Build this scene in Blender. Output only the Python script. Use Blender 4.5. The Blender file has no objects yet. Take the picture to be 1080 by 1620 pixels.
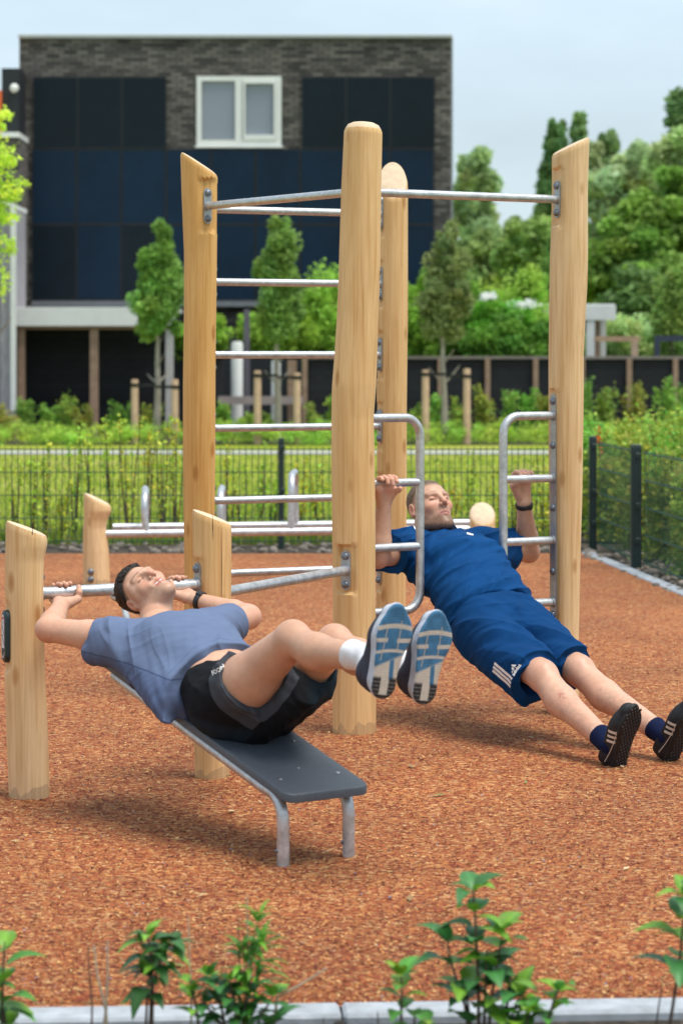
import bpy, math, random
import numpy as np
from mathutils import Vector, Matrix
from mathutils.bvhtree import BVHTree
R = math.radians
sc = bpy.context.scene
col = sc.collection
# ------------------------------------------------------------------ camera
EYE = 1.55; FPX = 3870.0; HZ = 558.0; CX = 540.0
cam_d = bpy.data.cameras.new("camera"); cam = bpy.data.objects.new("camera", cam_d); col.objects.link(cam)
cam.location = (0, 0, EYE); cam.rotation_euler = (R(90), 0, 0)
cam_d.sensor_fit = 'VERTICAL'; cam_d.sensor_height = 36.0; cam_d.sensor_width = 24.0
cam_d.lens = 36.0 * FPX / 1620.0
cam_d.shift_y = (HZ - 810.0) / 1620.0
cam_d.clip_start = 0.1; cam_d.clip_end = 3000
cam_d.dof.use_dof = True; cam_d.dof.focus_distance = 9.2; cam_d.dof.aperture_fstop = 4.2
sc.camera = cam
# ------------------------------------------------------------------ sky, sun, exposure
SUN_TO = Vector((0.30, -0.16, 0.94)).normalized()
w = bpy.data.worlds.new("World"); sc.world = w; w.use_nodes = True
nt = w.node_tree; N = nt.nodes; L = nt.links
for n in list(N): N.remove(n)
out = N.new('ShaderNodeOutputWorld'); bg = N.new('ShaderNodeBackground')
sky = N.new('ShaderNodeTexSky'); sky.sky_type = 'NISHITA'; sky.sun_disc = False
sky.sun_elevation = math.asin(SUN_TO.z); sky.sun_rotation = math.atan2(SUN_TO.x, SUN_TO.y)
sky.air_density = 1.0; sky.dust_density = 2.2; sky.ozone_density = 1.0
tc = N.new('ShaderNodeTexCoord'); mp = N.new('ShaderNodeMapping'); mp.inputs['Scale'].default_value = (1.0, 1.0, 3.2)
nz = N.new('ShaderNodeTexNoise'); nz.inputs['Scale'].default_value = 2.3; nz.inputs['Detail'].default_value = 9; nz.inputs['Roughness'].default_value = 0.55
rp = N.new('ShaderNodeValToRGB'); rp.color_ramp.elements[0].position = 0.33; rp.color_ramp.elements[0].color = (0.45,)*3 + (1,)
rp.color_ramp.elements[1].position = 0.62; rp.color_ramp.elements[1].color = (0.97,)*3 + (1,)
mx = N.new('ShaderNodeMix'); mx.data_type = 'RGBA'; mx.inputs[7].default_value = (5.7, 6.9, 7.7, 1)
L.new(tc.outputs['Generated'], mp.inputs['Vector']); L.new(mp.outputs[0], nz.inputs['Vector'])
L.new(nz.outputs['Fac'], rp.inputs['Fac']); L.new(rp.outputs['Color'], mx.inputs[0])
L.new(sky.outputs['Color'], mx.inputs[6]); L.new(mx.outputs[2], bg.inputs['Color'])
bg.inputs['Strength'].default_value = 0.115
L.new(bg.outputs[0], out.inputs[0])
sun_d = bpy.data.lights.new("sun", 'SUN'); sun_d.energy = 3.1; sun_d.angle = R(30); sun_d.color = (1.0, 0.95, 0.87)
sun = bpy.data.objects.new("sun", sun_d); col.objects.link(sun); sun.location = (5, -4, 12)
sun.rotation_euler = SUN_TO.to_track_quat('Z', 'Y').to_euler()
sc.view_settings.view_transform = 'Standard'; sc.view_settings.look = 'None'
sc.view_settings.exposure = 0.30; sc.view_settings.gamma = 1.0

# ------------------------------------------------------------------ helpers
def P(px, py, Y):
    """world point seen at a photo position, at depth Y"""
    return np.array([(px - CX) * Y / FPX, Y, EYE - (py - HZ) * Y / FPX])
def G(px, Y):
    return np.array([(px - CX) * Y / FPX, Y, 0.0])
def nrm(v):
    v = np.asarray(v, float); return v / np.linalg.norm(v)
def tag(o, label=None, cat=None, group=None, kind=None):
    if label: o['label'] = label
    if cat: o['category'] = cat
    if group: o['group'] = group
    if kind: o['kind'] = kind
    return o
def thing(name, label, cat, loc=(0, 0, 0), group=None, rz=0.0):
    o = bpy.data.objects.new(name, None); col.objects.link(o)
    o.location = tuple(float(x) for x in loc); o.rotation_euler = (0, 0, rz); o.empty_display_size = 0.1
    return tag(o, label, cat, group)
def children(o): return [c for c in bpy.data.objects if c.parent == o]
def dup(o, parent=None, loc=None, rz=None, label=None):
    c = o.copy(); col.objects.link(c)
    if parent is not None:
        c.parent = parent
    if loc is not None: c.location = tuple(float(x) for x in loc)
    if rz is not None: c.rotation_euler = (0, 0, rz)
    if label: c['label'] = label
    for ch in children(o):
        if ch.name != c.name: dup(ch, c)
    return c
def link_mesh(name, me, mat=None, parent=None, loc=None):
    """mesh given in world coordinates -> object whose origin sits at loc (or its parent's origin)"""
    o = bpy.data.objects.new(name, me); col.objects.link(o)
    if mat is not None:
        for m in (mat if isinstance(mat, (list, tuple)) else [mat]): me.materials.append(m)
    org = Vector((0, 0, 0))
    if parent is not None:
        o.parent = parent
        p = parent
        while p is not None: org += p.location; p = p.parent
    if loc is not None:
        l = Vector([float(x) for x in loc]); o.location = l - org; org = l
    if org.length > 0: me.transform(Matrix.Translation(-org))
    return o

class MB:
    """collects simple shapes in one mesh"""
    def __init__(s): s.v = []; s.f = []; s.m = []; s.c = None
    def add(s, vs, fs, mi=0):
        b = len(s.v); s.v += [tuple(float(x) for x in v) for v in vs]
        s.f += [tuple(i + b for i in f) for f in fs]; s.m += [mi] * len(fs)
    def box(s, c, d, ax=None, mi=0, bev=0.0):
        c = np.array(c, float); d = np.array(d, float) / 2
        A = np.eye(3) if ax is None else np.array(ax, float)
        if bev <= 0:
            vs = [c + A.T @ (d * np.array([x, y, z])) for x in (-1, 1) for y in (-1, 1) for z in (-1, 1)]
            fs = [(0, 1, 3, 2), (4, 6, 7, 5), (0, 4, 5, 1), (2, 3, 7, 6), (0, 2, 6, 4), (1, 5, 7, 3)]
            s.add(vs, fs, mi); return
        b = bev; vs = []; ix = {}
        for x in (-1, 1):
            for y in (-1, 1):
                for z in (-1, 1):
                    for a in range(3):
                        q = np.array([x, y, z], float) * (d - b); q[a] += (x, y, z)[a] * b
                        ix[(x, y, z, a)] = len(vs); vs.append(c + A.T @ q)
        fs = []
        for a in range(3):
            o1, o2 = [k for k in range(3) if k != a]
            for sg in (-1, 1):
                q = []
                for (s1, s2) in ((-1, -1), (1, -1), (1, 1), (-1, 1)):
                    k = [0, 0, 0]; k[a] = sg; k[o1] = s1; k[o2] = s2; q.append(ix[(*k, a)])
                fs.append(tuple(q))
            for s1 in (-1, 1):
                for s2 in (-1, 1):
                    k1 = [0, 0, 0]; k2 = [0, 0, 0]; k1[o1] = k2[o1] = s1; k1[o2] = k2[o2] = s2; k1[a] = -1; k2[a] = 1
                    fs.append((ix[(*k1, o1)], ix[(*k2, o1)], ix[(*k2, o2)], ix[(*k1, o2)]))
        for x in (-1, 1):
            for y in (-1, 1):
                for z in (-1, 1): fs.append(tuple(ix[(x, y, z, a)] for a in range(3)))
        s.add(vs, fs, mi)
    def tube(s, pts, r, n=12, mi=0, cap=True):
        pts = [np.array(p, float) for p in pts]; rs = r if hasattr(r, '__len__') else [r] * len(pts)
        up = None; vs = []; K = len(pts)
        for i, p in enumerate(pts):
            t = nrm(pts[min(i + 1, K - 1)] - pts[max(i - 1, 0)])
            if up is None: up = np.array([0, 0, 1.]) if abs(t[2]) < 0.9 else np.array([1., 0, 0])
            u = nrm(np.cross(t, up)); v = np.cross(u, t); up = v
            for k in range(n):
                a = 2 * math.pi * k / n; vs.append(p + rs[i] * (math.cos(a) * u + math.sin(a) * v))
        fs = [(i * n + k, i * n + (k + 1) % n, (i + 1) * n + (k + 1) % n, (i + 1) * n + k) for i in range(K - 1) for k in range(n)]
        if cap: fs += [tuple(range(n - 1, -1, -1)), tuple((K - 1) * n + k for k in range(n))]
        s.add(vs, fs, mi)
    def dome(s, c, axis, r, hgt, n=12, mi=0):
        """rounded bolt head"""
        axis = nrm(axis); u = nrm(np.cross(axis, [0.31, 0.2, 0.93])); v = np.cross(axis, u); c = np.array(c, float)
        vs = []; prof = [(1, 0), (1, .35), (.86, .68), (.55, .93), (.2, 1.0)]
        for (a, b) in prof:
            for k in range(n):
                t = 2 * math.pi * k / n; vs.append(c + axis * hgt * b + r * a * (math.cos(t) * u + math.sin(t) * v))
        fs = [(i * n + k, i * n + (k + 1) % n, (i + 1) * n + (k + 1) % n, (i + 1) * n + k) for i in range(len(prof) - 1) for k in range(n)]
        fs.append(tuple((len(prof) - 1) * n + k for k in range(n)))
        s.add(vs, fs, mi)
    def prism(s, poly, a, b, mi=0):
        """poly: world points; extruded by vector b-a"""
        n = len(poly); d = np.array(b, float) - np.array(a, float)
        vs = [np.array(p, float) for p in poly] + [np.array(p, float) + d for p in poly]
        fs = [tuple(range(n)), tuple(range(2 * n - 1, n - 1, -1))] + [(i, i + n, (i + 1) % n + n, (i + 1) % n) for i in range(n)]
        s.add(vs, fs, mi)
    def build(s, name, mat=None, parent=None, loc=None, smooth=False):
        me = bpy.data.meshes.new(name); me.from_pydata(s.v, [], s.f)
        for p, m in zip(me.polygons, s.m): p.material_index = m; p.use_smooth = smooth
        me.update()
        import bmesh
        bm = bmesh.new(); bm.from_mesh(me); bmesh.ops.recalc_face_normals(bm, faces=bm.faces); bm.to_mesh(me); bm.free()
        if smooth:
            try: me.set_sharp_from_angle(angle=R(42))
            except Exception: pass
        return link_mesh(name, me, mat, parent, loc)

def np_mesh(name, V, F, colr=None, smooth=True):
    """fast mesh from numpy arrays (quads or tris of equal size)"""
    me = bpy.data.meshes.new(name); V = np.ascontiguousarray(V, np.float32); F = np.ascontiguousarray(F, np.int32)
    me.vertices.add(len(V)); me.vertices.foreach_set('co', V.ravel())
    k = F.shape[1]; me.loops.add(F.size); me.loops.foreach_set('vertex_index', F.ravel())
    me.polygons.add(len(F)); me.polygons.foreach_set('loop_start', np.arange(0, F.size, k, dtype=np.int32))
    me.polygons.foreach_set('use_smooth', np.full(len(F), smooth))
    me.update(calc_edges=True); me.validate()
    if colr is not None:
        a = me.color_attributes.new('Col', 'FLOAT_COLOR', 'POINT')
        c = np.ones((len(V), 4), np.float32); c[:, :3] = colr; a.data.foreach_set('color', c.ravel())
    return me

# ------------------------------------------------------------------ material helpers
def new_mat(name):
    m = bpy.data.materials.new(name); m.use_nodes = True; t = m.node_tree
    b = t.nodes['Principled BSDF']; return m, t, b
def nd(t, kind, **kw):
    n = t.nodes.new(kind)
    for k, v in kw.items():
        if k in n.inputs: n.inputs[k].default_value = v
        else: setattr(n, k, v)
    return n
def coords(t, scale=(1, 1, 1), kind='Object', rot=(0, 0, 0)):
    c = nd(t, 'ShaderNodeTexCoord'); m = nd(t, 'ShaderNodeMapping'); m.inputs['Scale'].default_value = scale; m.inputs['Rotation'].default_value = rot
    t.links.new(c.outputs[kind], m.inputs['Vector']); return m.outputs[0]
def noise(t, vec, scale, detail=4, rough=0.55, dist=0.0):
    n = nd(t, 'ShaderNodeTexNoise'); n.inputs['Scale'].default_value = scale; n.inputs['Detail'].default_value = detail
    n.inputs['Roughness'].default_value = rough; n.inputs['Distortion'].default_value = dist
    t.links.new(vec, n.inputs['Vector']); return n.outputs['Fac']
def ramp(t, fac, stops):
    r = nd(t, 'ShaderNodeValToRGB'); e = r.color_ramp.elements
    while len(e) < len(stops): e.new(0.5)
    for i, (p, c) in enumerate(stops):
        e[i].position = p; e[i].color = (*c, 1) if hasattr(c, '__len__') else (c, c, c, 1)
    t.links.new(fac, r.inputs['Fac']); return r.outputs['Color']
def mixc(t, a, b, fac, mode='MIX'):
    m = nd(t, 'ShaderNodeMix'); m.data_type = 'RGBA'; m.blend_type = mode
    for sock, v in ((m.inputs[0], fac), (m.inputs[6], a), (m.inputs[7], b)):
        if hasattr(v, 'links') or isinstance(v, bpy.types.NodeSocket): t.links.new(v, sock)
        elif hasattr(v, '__len__'): sock.default_value = (*v, 1)
        else: sock.default_value = v
    return m.outputs[2]
def bump(t, b, h, strength=0.3, dist=0.01):
    n = nd(t, 'ShaderNodeBump'); n.inputs['Strength'].default_value = strength; n.inputs['Distance'].default_value = dist
    t.links.new(h, n.inputs['Height']); t.links.new(n.outputs[0], b.inputs['Normal'])
def simple(name, c, rough=0.6, metal=0.0, var=0.12, nscale=8.0, bmp=0.0, bscale=60.0, spec=0.5):
    m, t, b = new_mat(name); v = coords(t)
    f = noise(t, v, nscale, 6)
    lo = tuple(x * (1 - var) for x in c); hi = tuple(min(1, x * (1 + var)) for x in c)
    t.links.new(ramp(t, f, [(0.3, lo), (0.7, hi)]), b.inputs['Base Color'])
    b.inputs['Roughness'].default_value = rough; b.inputs['Metallic'].default_value = metal
    b.inputs['Specular IOR Level'].default_value = spec
    if bmp > 0: bump(t, b, noise(t, v, bscale, 4), bmp, 0.003)
    return m
def vcol_mat(name, rough=0.6, sss=0.0, bmp=0.0, bscale=200.0, var=0.1, nscale=20, translucent=0.0, spec=0.5, sheen=0.0):
    m, t, b = new_mat(name); v = coords(t)
    a = nd(t, 'ShaderNodeVertexColor'); a.layer_name = 'Col'
    f = ramp(t, noise(t, v, nscale, 5), [(0.3, 1 - var), (0.7, 1 + 0)])
    c = mixc(t, a.outputs['Color'], f, 1.0, 'MULTIPLY')
    t.links.new(c, b.inputs['Base Color'])
    b.inputs['Roughness'].default_value = rough; b.inputs['Specular IOR Level'].default_value = spec
    if sss > 0:
        b.inputs['Subsurface Weight'].default_value = sss; b.inputs['Subsurface Radius'].default_value = (1.0, 0.35, 0.2)
        b.inputs['Subsurface Scale'].default_value = 0.008
    if sheen > 0: b.inputs['Sheen Weight'].default_value = sheen; b.inputs['Sheen Roughness'].default_value = 0.5
    if bmp > 0: bump(t, b, noise(t, v, bscale, 3), bmp, 0.002)
    if translucent > 0:
        tr = nd(t, 'ShaderNodeBsdfTranslucent'); t.links.new(c, tr.inputs['Color'])
        ms = nd(t, 'ShaderNodeMixShader'); ms.inputs[0].default_value = translucent
        o = [n for n in t.nodes if n.type == 'OUTPUT_MATERIAL'][0]
        t.links.new(b.outputs[0], ms.inputs[1]); t.links.new(tr.outputs[0], ms.inputs[2]); t.links.new(ms.outputs[0], o.inputs['Surface'])
    return m
# ------------------------------------------------------------------ setting: ground, play surface, kerbs, path
def sheet(name, pts, z, mat, kind='structure'):
    me = bpy.data.meshes.new(name); me.from_pydata([(x, y, z) for x, y in pts], [], [tuple(range(len(pts)))])
    return tag(link_mesh(name, me, mat), kind=kind)
def grass_mat():
    m, t, b = new_mat('lawn'); v = coords(t); big = noise(t, v, 0.35, 5, .6); sm = noise(t, coords(t, (1, 1, 1)), 24, 5, .7)
    c1 = ramp(t, big, [(0.32, (.22, .30, .025)), (0.5, (.33, .39, .042)), (0.68, (.44, .43, .11))])
    c = mixc(t, c1, ramp(t, sm, [(0.3, .55), (0.7, 1.2)]), 1.0, 'MULTIPLY'); t.links.new(c, b.inputs['Base Color'])
    b.inputs['Roughness'].default_value = .9; b.inputs['Specular IOR Level'].default_value = .1; bump(t, b, sm, .8, .03); return m
def soil_mat():
    m, t, b = new_mat('soil'); v = coords(t); n1 = noise(t, v, 35, 8, .7); n2 = noise(t, v, 3, 4)
    c = mixc(t, ramp(t, n1, [(0.3, (.020, .015, .011)), (0.55, (.060, .045, .032)), (0.78, (.20, .16, .12))]), ramp(t, n2, [(0.3, .7), (0.7, 1.3)]), 1.0, 'MULTIPLY')
    t.links.new(c, b.inputs['Base Color']); b.inputs['Roughness'].default_value = .95; bump(t, b, n1, 1.0, .02); return m
def rubber_mat():
    m, t, b = new_mat('rubber_mulch'); geo = coords(t)
    stops = [(0.0, (.050, .016, .013)), (0.13, (.17, .042, .024)), (0.34, (.31, .080, .036)), (0.62, (.40, .132, .048)), (0.84, (.52, .245, .085)), (1.0, (.68, .46, .24))]
    cur = None; hs = None
    for i, (rot, sx, sy) in enumerate(((0.2, 66, 165), (1.3, 62, 170), (-0.7, 64, 160))):
        v = coords(t, (sx, sy, 60), rot=(0, 0, rot)); vo = nd(t, 'ShaderNodeTexVoronoi'); vo.inputs['Scale'].default_value = 1.0; vo.inputs['Randomness'].default_value = 1.0
        w = noise(t, geo, 9, 3); 
        add = nd(t, 'ShaderNodeVectorMath'); add.operation = 'ADD'; cn = nd(t, 'ShaderNodeTexNoise'); cn.inputs['Scale'].default_value = 26; t.links.new(geo, cn.inputs['Vector'])
        scv = nd(t, 'ShaderNodeVectorMath'); scv.operation = 'SCALE'; scv.inputs['Scale'].default_value = 2.2; t.links.new(cn.outputs['Color'], scv.inputs[0])
        t.links.new(v, add.inputs[0]); t.links.new(scv.outputs[0], add.inputs[1]); t.links.new(add.outputs[0], vo.inputs['Vector'])
        sp = nd(t, 'ShaderNodeSeparateColor'); t.links.new(vo.outputs['Color'], sp.inputs[0]); c = ramp(t, sp.outputs[0], stops)
        if cur is None: cur = c; hs = sp.outputs[1]
        else:
            gt = nd(t, 'ShaderNodeMath'); gt.operation = 'GREATER_THAN'; gt.inputs[1].default_value = .62; t.links.new(sp.outputs[1], gt.inputs[0]); cur = mixc(t, cur, c, gt.outputs[0])
            mm = nd(t, 'ShaderNodeMath'); mm.operation = 'MAXIMUM'; t.links.new(hs, mm.inputs[0]); t.links.new(sp.outputs[1], mm.inputs[1]); hs = mm.outputs[0]
    big = ramp(t, noise(t, geo, .9, 5, .6), [(0.3, (.72, .70, .70)), (0.7, (1.15, 1.10, 1.0))]); cur = mixc(t, cur, big, 1.0, 'MULTIPLY')
    t.links.new(cur, b.inputs['Base Color']); b.inputs['Roughness'].default_value = .85; b.inputs['Specular IOR Level'].default_value = .2
    bump(t, b, hs, .9, .008); return m
M_rub = rubber_mat(); M_soil = soil_mat(); M_conc = simple('kerb_concrete', (.36, .385, .42), .85, var=.2, nscale=18, bmp=.3, bscale=160)
M_path = simple('path_paving', (.36, .37, .33), .9, var=.1, nscale=3)
sheet('ground', [(-900, -50), (900, -50), (900, 2500), (-900, 2500)], -.02, grass_mat())
KF = lambda x: 5.80 + .058 * x          # front kerb line
sheet('soil_bed', [(-7, 2), (7, 2), (7, KF(7)), (-7, KF(-7))], -.012, M_soil)
sheet('soil_strip', [(-9, 18.7), (1.9, 18.75), (2.3, 14.0), (3.1, 6.3), (9, 6.3), (9, 23), (-9, 21.2)], -.014, M_soil)
sheet('play_surface', [(-9, KF(-9)), (3.1, KF(3.1)), (2.66, 10.0), (2.19, 15.6), (1.885, 18.9), (-9, 18.85)], 0.0, M_rub)
def kerb(name, a, b_, wd, h, zt):
    a = np.array([*a, 0.]); b_ = np.array([*b_, 0.]); d = nrm(b_ - a); s = np.array([-d[1], d[0], 0]); L_ = np.linalg.norm(b_ - a); n = max(1, int(L_ / 1.0)); mb = MB()
    for i in range(n):
        c = a + d * (i + .5) * L_ / n; c[2] = zt - h / 2; mb.box(c, (L_ / n - .006, wd, h), [d, s, [0, 0, 1]], bev=.008)
    return tag(mb.build(name, M_conc), kind='structure')
kerb('kerb', (-6, KF(-6) - .06), (6, KF(6) - .06), .115, .15, .012)
kerb('kerb', (3.10, 6.4), (1.90, 18.92), .10, .12, .010)
sheet('path', [(-60, 37.6), (60, 37.6), (60, 38.9), (-60, 38.9)], -.006, M_path)
sheet('planting_strip', [(-60, 41.5), (60, 41.5), (60, 52), (-60, 52)], -.010, M_soil)

# chips lying loose on the rubber surface
def chips():
    r = np.random.RandomState(3); n = 110000
    y = 5.82 + (13.5 - 5.82) * r.rand(n) ** 1.5; x = (r.rand(n) - .5) * 2 * (.145 * y + .25)
    keep = y > KF(x) + .02; x = x[keep]; y = y[keep]; n = len(x)
    L_ = (.006 + .012 * r.rand(n) ** 1.6); W_ = L_ * (.22 + .25 * r.rand(n)); a = r.rand(n) * np.pi; tl = (r.rand(n) - .5) * .9; rl = (r.rand(n) - .5) * 1.2
    d = np.stack([np.cos(a) * np.cos(tl), np.sin(a) * np.cos(tl), np.sin(tl)], 1); s0 = np.stack([-np.sin(a), np.cos(a), 0 * a], 1); u = np.cross(d, s0); s_ = s0 * np.cos(rl)[:, None] + u * np.sin(rl)[:, None]
    z = .001 + .004 * r.rand(n) + np.abs(d[:, 2]) * L_ * .4; c = np.stack([x, y, z], 1)
    V = np.stack([c - d * L_[:, None] / 2, c - s_ * W_[:, None] / 2 + d * (L_ * .1)[:, None], c + d * L_[:, None] / 2, c + s_ * W_[:, None] / 2 - d * (L_ * .1)[:, None]], 1).reshape(-1, 3)
    F = np.arange(n * 4).reshape(n, 4); pal = np.array([(.10, .025, .02), (.20, .045, .03), (.32, .08, .035), (.42, .13, .045), (.55, .25, .085), (.64, .40, .17), (.28, .25, .30)])
    ci = r.choice(7, n, p=[.12, .20, .24, .20, .15, .08, .01]); cc = pal[ci] * (.8 + .4 * r.rand(n, 1)); me = np_mesh('rubber_chips', V, F, np.repeat(cc, 4, 0), False)
    tag(link_mesh('rubber_chips', me, vcol_mat('loose_chips', .8, var=.1, spec=.2)), 'loose orange and red rubber chips on the play surface', 'rubber chips', kind='stuff')
    # grit and crumbs of soil in front of the kerb
    mb = MB(); rr = random.Random(4)
    for _ in range(900):
        x = rr.uniform(-.95, .95); y = rr.uniform(5.3, 5.66); s = rr.uniform(.002, .009) * (2.0 if rr.random() < .04 else 1); mb.dome((x, y, -.014), (rr.uniform(-.4, .4), rr.uniform(-.4, .4), 1), s, s * 1.3, 6, 1 if rr.random() < .12 else 0)
    tag(mb.build('soil_crumbs', [simple('dark_crumb', (.035, .03, .026), .95, var=.5, nscale=90), simple('pale_grit', (.42, .33, .25), .9, var=.4, nscale=90)]), 'dark soil crumbs and pale grit along the front kerb', 'soil', kind='stuff')
chips()
def litter():
    rs = np.random.RandomState(12); n = 70; y = 6.0 + 6 * rs.rand(n); x = (rs.rand(n) - .5) * .27 * y; L_ = .012 + .022 * rs.rand(n); a = rs.rand(n) * 6.28; d = np.stack([np.cos(a), np.sin(a), .1 * rs.randn(n)], 1); s = np.stack([-np.sin(a), np.cos(a), .25 * rs.randn(n)], 1); c0 = np.stack([x, y, .008 + 0 * x], 1); W_ = L_ * np.where(rs.rand(n) < .5, .08, .32)
    V = np.stack([c0 - d * L_[:, None], c0 - s * W_[:, None], c0 + d * L_[:, None], c0 + s * W_[:, None]], 1).reshape(-1, 3); pal = np.array([(.62, .48, .28), (.45, .33, .16), (.20, .24, .07), (.30, .18, .08)]); c = pal[rs.randint(0, 4, n)]
    tag(link_mesh('leaf_litter', np_mesh('leaf_litter', V, np.arange(n * 4).reshape(n, 4), np.repeat(c, 4, 0), False), vcol_mat('dry_litter', .9)), 'scattered bits of straw and dry leaf on the orange surface', 'leaf litter', kind='stuff')
litter()
# ------------------------------------------------------------------ timber and steel fitness station
def wood_mat(name, c, dark=.8, warm=1.0):
    m, t, b = new_mat(name); v = coords(t); c = np.array(c)
    g1 = noise(t, coords(t, (55, 55, 1.6)), 1.0, 5, .6, .4); g2 = noise(t, coords(t, (190, 190, 3.5)), 1.0, 3, .6); bg_ = noise(t, coords(t, (7, 7, 1.2)), 1.0, 4, .6)
    col_ = ramp(t, g1, [(0.28, tuple(c * (.82, .70, .54))), (0.50, tuple(c)), (0.75, tuple(np.minimum(c * (1.10, 1.12, 1.16), .9)))])
    col_ = mixc(t, col_, ramp(t, g2, [(0.3, (.88, .84, .78)), (0.6, (1, 1, 1))]), 1.0, 'MULTIPLY')
    col_ = mixc(t, col_, ramp(t, bg_, [(0.3, (.84, .76, .64)), (0.62, (1.02, 1.03, 1.06))]), 1.0, 'MULTIPLY')
    ck = noise(t, coords(t, (26, 26, .9)), 1.0, 2, .4, .2); crack = ramp(t, ck, [(0.0, 1.0), (.235, 1.0), (.25, 0.0)])
    # knots
    vo = nd(t, 'ShaderNodeTexVoronoi'); vo.inputs['Scale'].default_value = 1.0; t.links.new(coords(t, (9, 9, 3.6)), vo.inputs['Vector'])
    kn = ramp(t, vo.outputs['Distance'], [(0.0, 1.0), (.09, .7), (.17, .0)]); col_ = mixc(t, col_, tuple(c * (.55, .38, .22)), kn)
    col_ = mixc(t, col_, tuple(c * (.35, .26, .18)), crack)
    # dirt splashed on the foot
    sp = nd(t, 'ShaderNodeSeparateXYZ'); t.links.new(v, sp.inputs[0]); ad = nd(t, 'ShaderNodeMath'); ad.operation = 'MULTIPLY_ADD'; ad.inputs[1].default_value = .16; ad.inputs[2].default_value = -.05
    t.links.new(noise(t, v, 14, 5), ad.inputs[0]); lt = nd(t, 'ShaderNodeMath'); lt.operation = 'LESS_THAN'; t.links.new(sp.outputs[2], lt.inputs[0]); t.links.new(ad.outputs[0], lt.inputs[1])
    f = nd(t, 'ShaderNodeMath'); f.operation = 'MULTIPLY'; f.inputs[1].default_value = .38; t.links.new(lt.outputs[0], f.inputs[0]); col_ = mixc(t, col_, (.22, .15, .10), f.outputs[0])
    t.links.new(col_, b.inputs['Base Color']); b.inputs['Roughness'].default_value = .58; b.inputs['Specular IOR Level'].default_value = .35; bump(t, b, g1, .35, .002); return m
def galv_mat():
    m, t, b = new_mat('galvanised_steel'); v = coords(t); n1 = noise(t, v, 26, 5, .6); vo = nd(t, 'ShaderNodeTexVoronoi'); vo.inputs['Scale'].default_value = 85; t.links.new(v, vo.inputs['Vector'])
    sp = nd(t, 'ShaderNodeSeparateColor'); t.links.new(vo.outputs['Color'], sp.inputs[0])
    c = mixc(t, ramp(t, n1, [(0.3, (.46, .48, .50)), (0.7, (.66, .67, .69))]), ramp(t, sp.outputs[0], [(0, .88), (1, 1.06)]), 1.0, 'MULTIPLY'); t.links.new(c, b.inputs['Base Color'])
    b.inputs['Metallic'].default_value = .72; t.links.new(ramp(t, n1, [(0.3, .34), (0.7, .50)]), b.inputs['Roughness']); bump(t, b, n1, .12, .002); return m
M_galv = galv_mat(); M_bolt = simple('bolt_steel', (.20, .22, .25), .42, .8, var=.2, nscale=90); M_plate = simple('plate_steel', (.40, .42, .45), .45, .7, var=.15, nscale=40)
M_end = simple('end_grain', (.66, .50, .34), .7, var=.12, nscale=30)
M_wood = wood_mat('peeled_robinia', (.77, .505, .240)); M_woodL = wood_mat('peeled_robinia_orange', (.72, .43, .150)); M_woodP = wood_mat('peeled_robinia_pale', (.78, .545, .300))
class Post:
    def __init__(s, Y, prof, ztops, mat, name, parent, flats=(), cap=.010, label=None, seed=0):
        """prof: (photo y, left px, right px); ztops: heights of the cut at left, right, back edge"""
        s.Y = Y; pr = sorted(prof); s.z = np.array([EYE - (p[0] - HZ) * Y / FPX for p in pr])[::-1]
        s.c = np.array([((p[1] + p[2]) / 2 - CX) * Y / FPX for p in pr])[::-1]; s.r = np.array([(p[2] - p[1]) / 2 * Y / FPX for p in pr])[::-1]
        zl, zr, zb = ztops; n = 72; rt = float(np.interp(max(zl, zr), s.z, s.r)); zc = (zl + zr) / 2; rg = random.Random(seed)
        H_ = max(zl, zr, zb); rows = int(H_ / .012); vs = []; ph = [rg.uniform(0, 6.28) for _ in range(6)]
        for i in range(rows + 1):
            for k in range(n):
                a = 2 * math.pi * k / n; ca, sa = math.cos(a), math.sin(a); zt = zc + (zr - zl) / 2 * ca + (zb - zc) * sa; z = zt * (i / rows) - .03 * (1 - i / rows)
                cx, r = s.at(z); r *= 1 + .012 * math.sin(2 * a + ph[0] + z * .9) + .010 * math.sin(3 * a + ph[1] + z * 2.1) + .006 * math.sin(5 * a + ph[2] - z * 3)
                for (fd, z0, z1, dep) in flats:
                    if z0 < z < z1:
                        dt = ca * fd[0] + sa * fd[1]
                        if dt > 0: r = min(r, r0_at(s, z) * dep / dt)
                e = min(1.0, (rows - i) / 1.5); r *= .94 + .06 * math.sqrt(1 - (1 - e) ** 2)
                vs.append((cx + r * ca, Y + r * sa, z))
        fs = [(i * n + k, i * n + (k + 1) % n, (i + 1) * n + (k + 1) % n, (i + 1) * n + k) for i in range(rows) for k in range(n)]
        mb = MB(); mb.add(vs, fs, 0); top = np.array(vs[-n:]); cen = top.mean(0); b0 = len(vs); cv = list(vs[-n:])
        for q, hz in ((.86, .55), (.6, .85), (.3, .97)): cv += [tuple(cen * (1 - q) + p * q + np.array([0, 0, cap * hz])) for p in top]
        cv.append(tuple(cen + np.array([0, 0, cap]))); cf = [(i * n + k, i * n + (k + 1) % n, (i + 1) * n + (k + 1) % n, (i + 1) * n + k) for i in range(3) for k in range(n)] + [(3 * n + k, 3 * n + (k + 1) % n, 4 * n) for k in range(n)]
        mb.add(cv, cf, 1); x0, _ = s.at(0); s.ob = mb.build(name, [mat, M_end], parent, loc=(x0, Y, 0), smooth=True)
        if label: s.ob['label'] = label
    def at(s, z): return float(np.interp(z, s.z, s.c)), float(np.interp(z, s.z, s.r))
    def ax(s, z): c, _ = s.at(z); return np.array([c, s.Y, z])
def r0_at(s, z): return s.at(z)[1]
def hdir(a, b): d = np.array(b, float) - np.array(a, float); d[2] = 0; return nrm(d)
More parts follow.
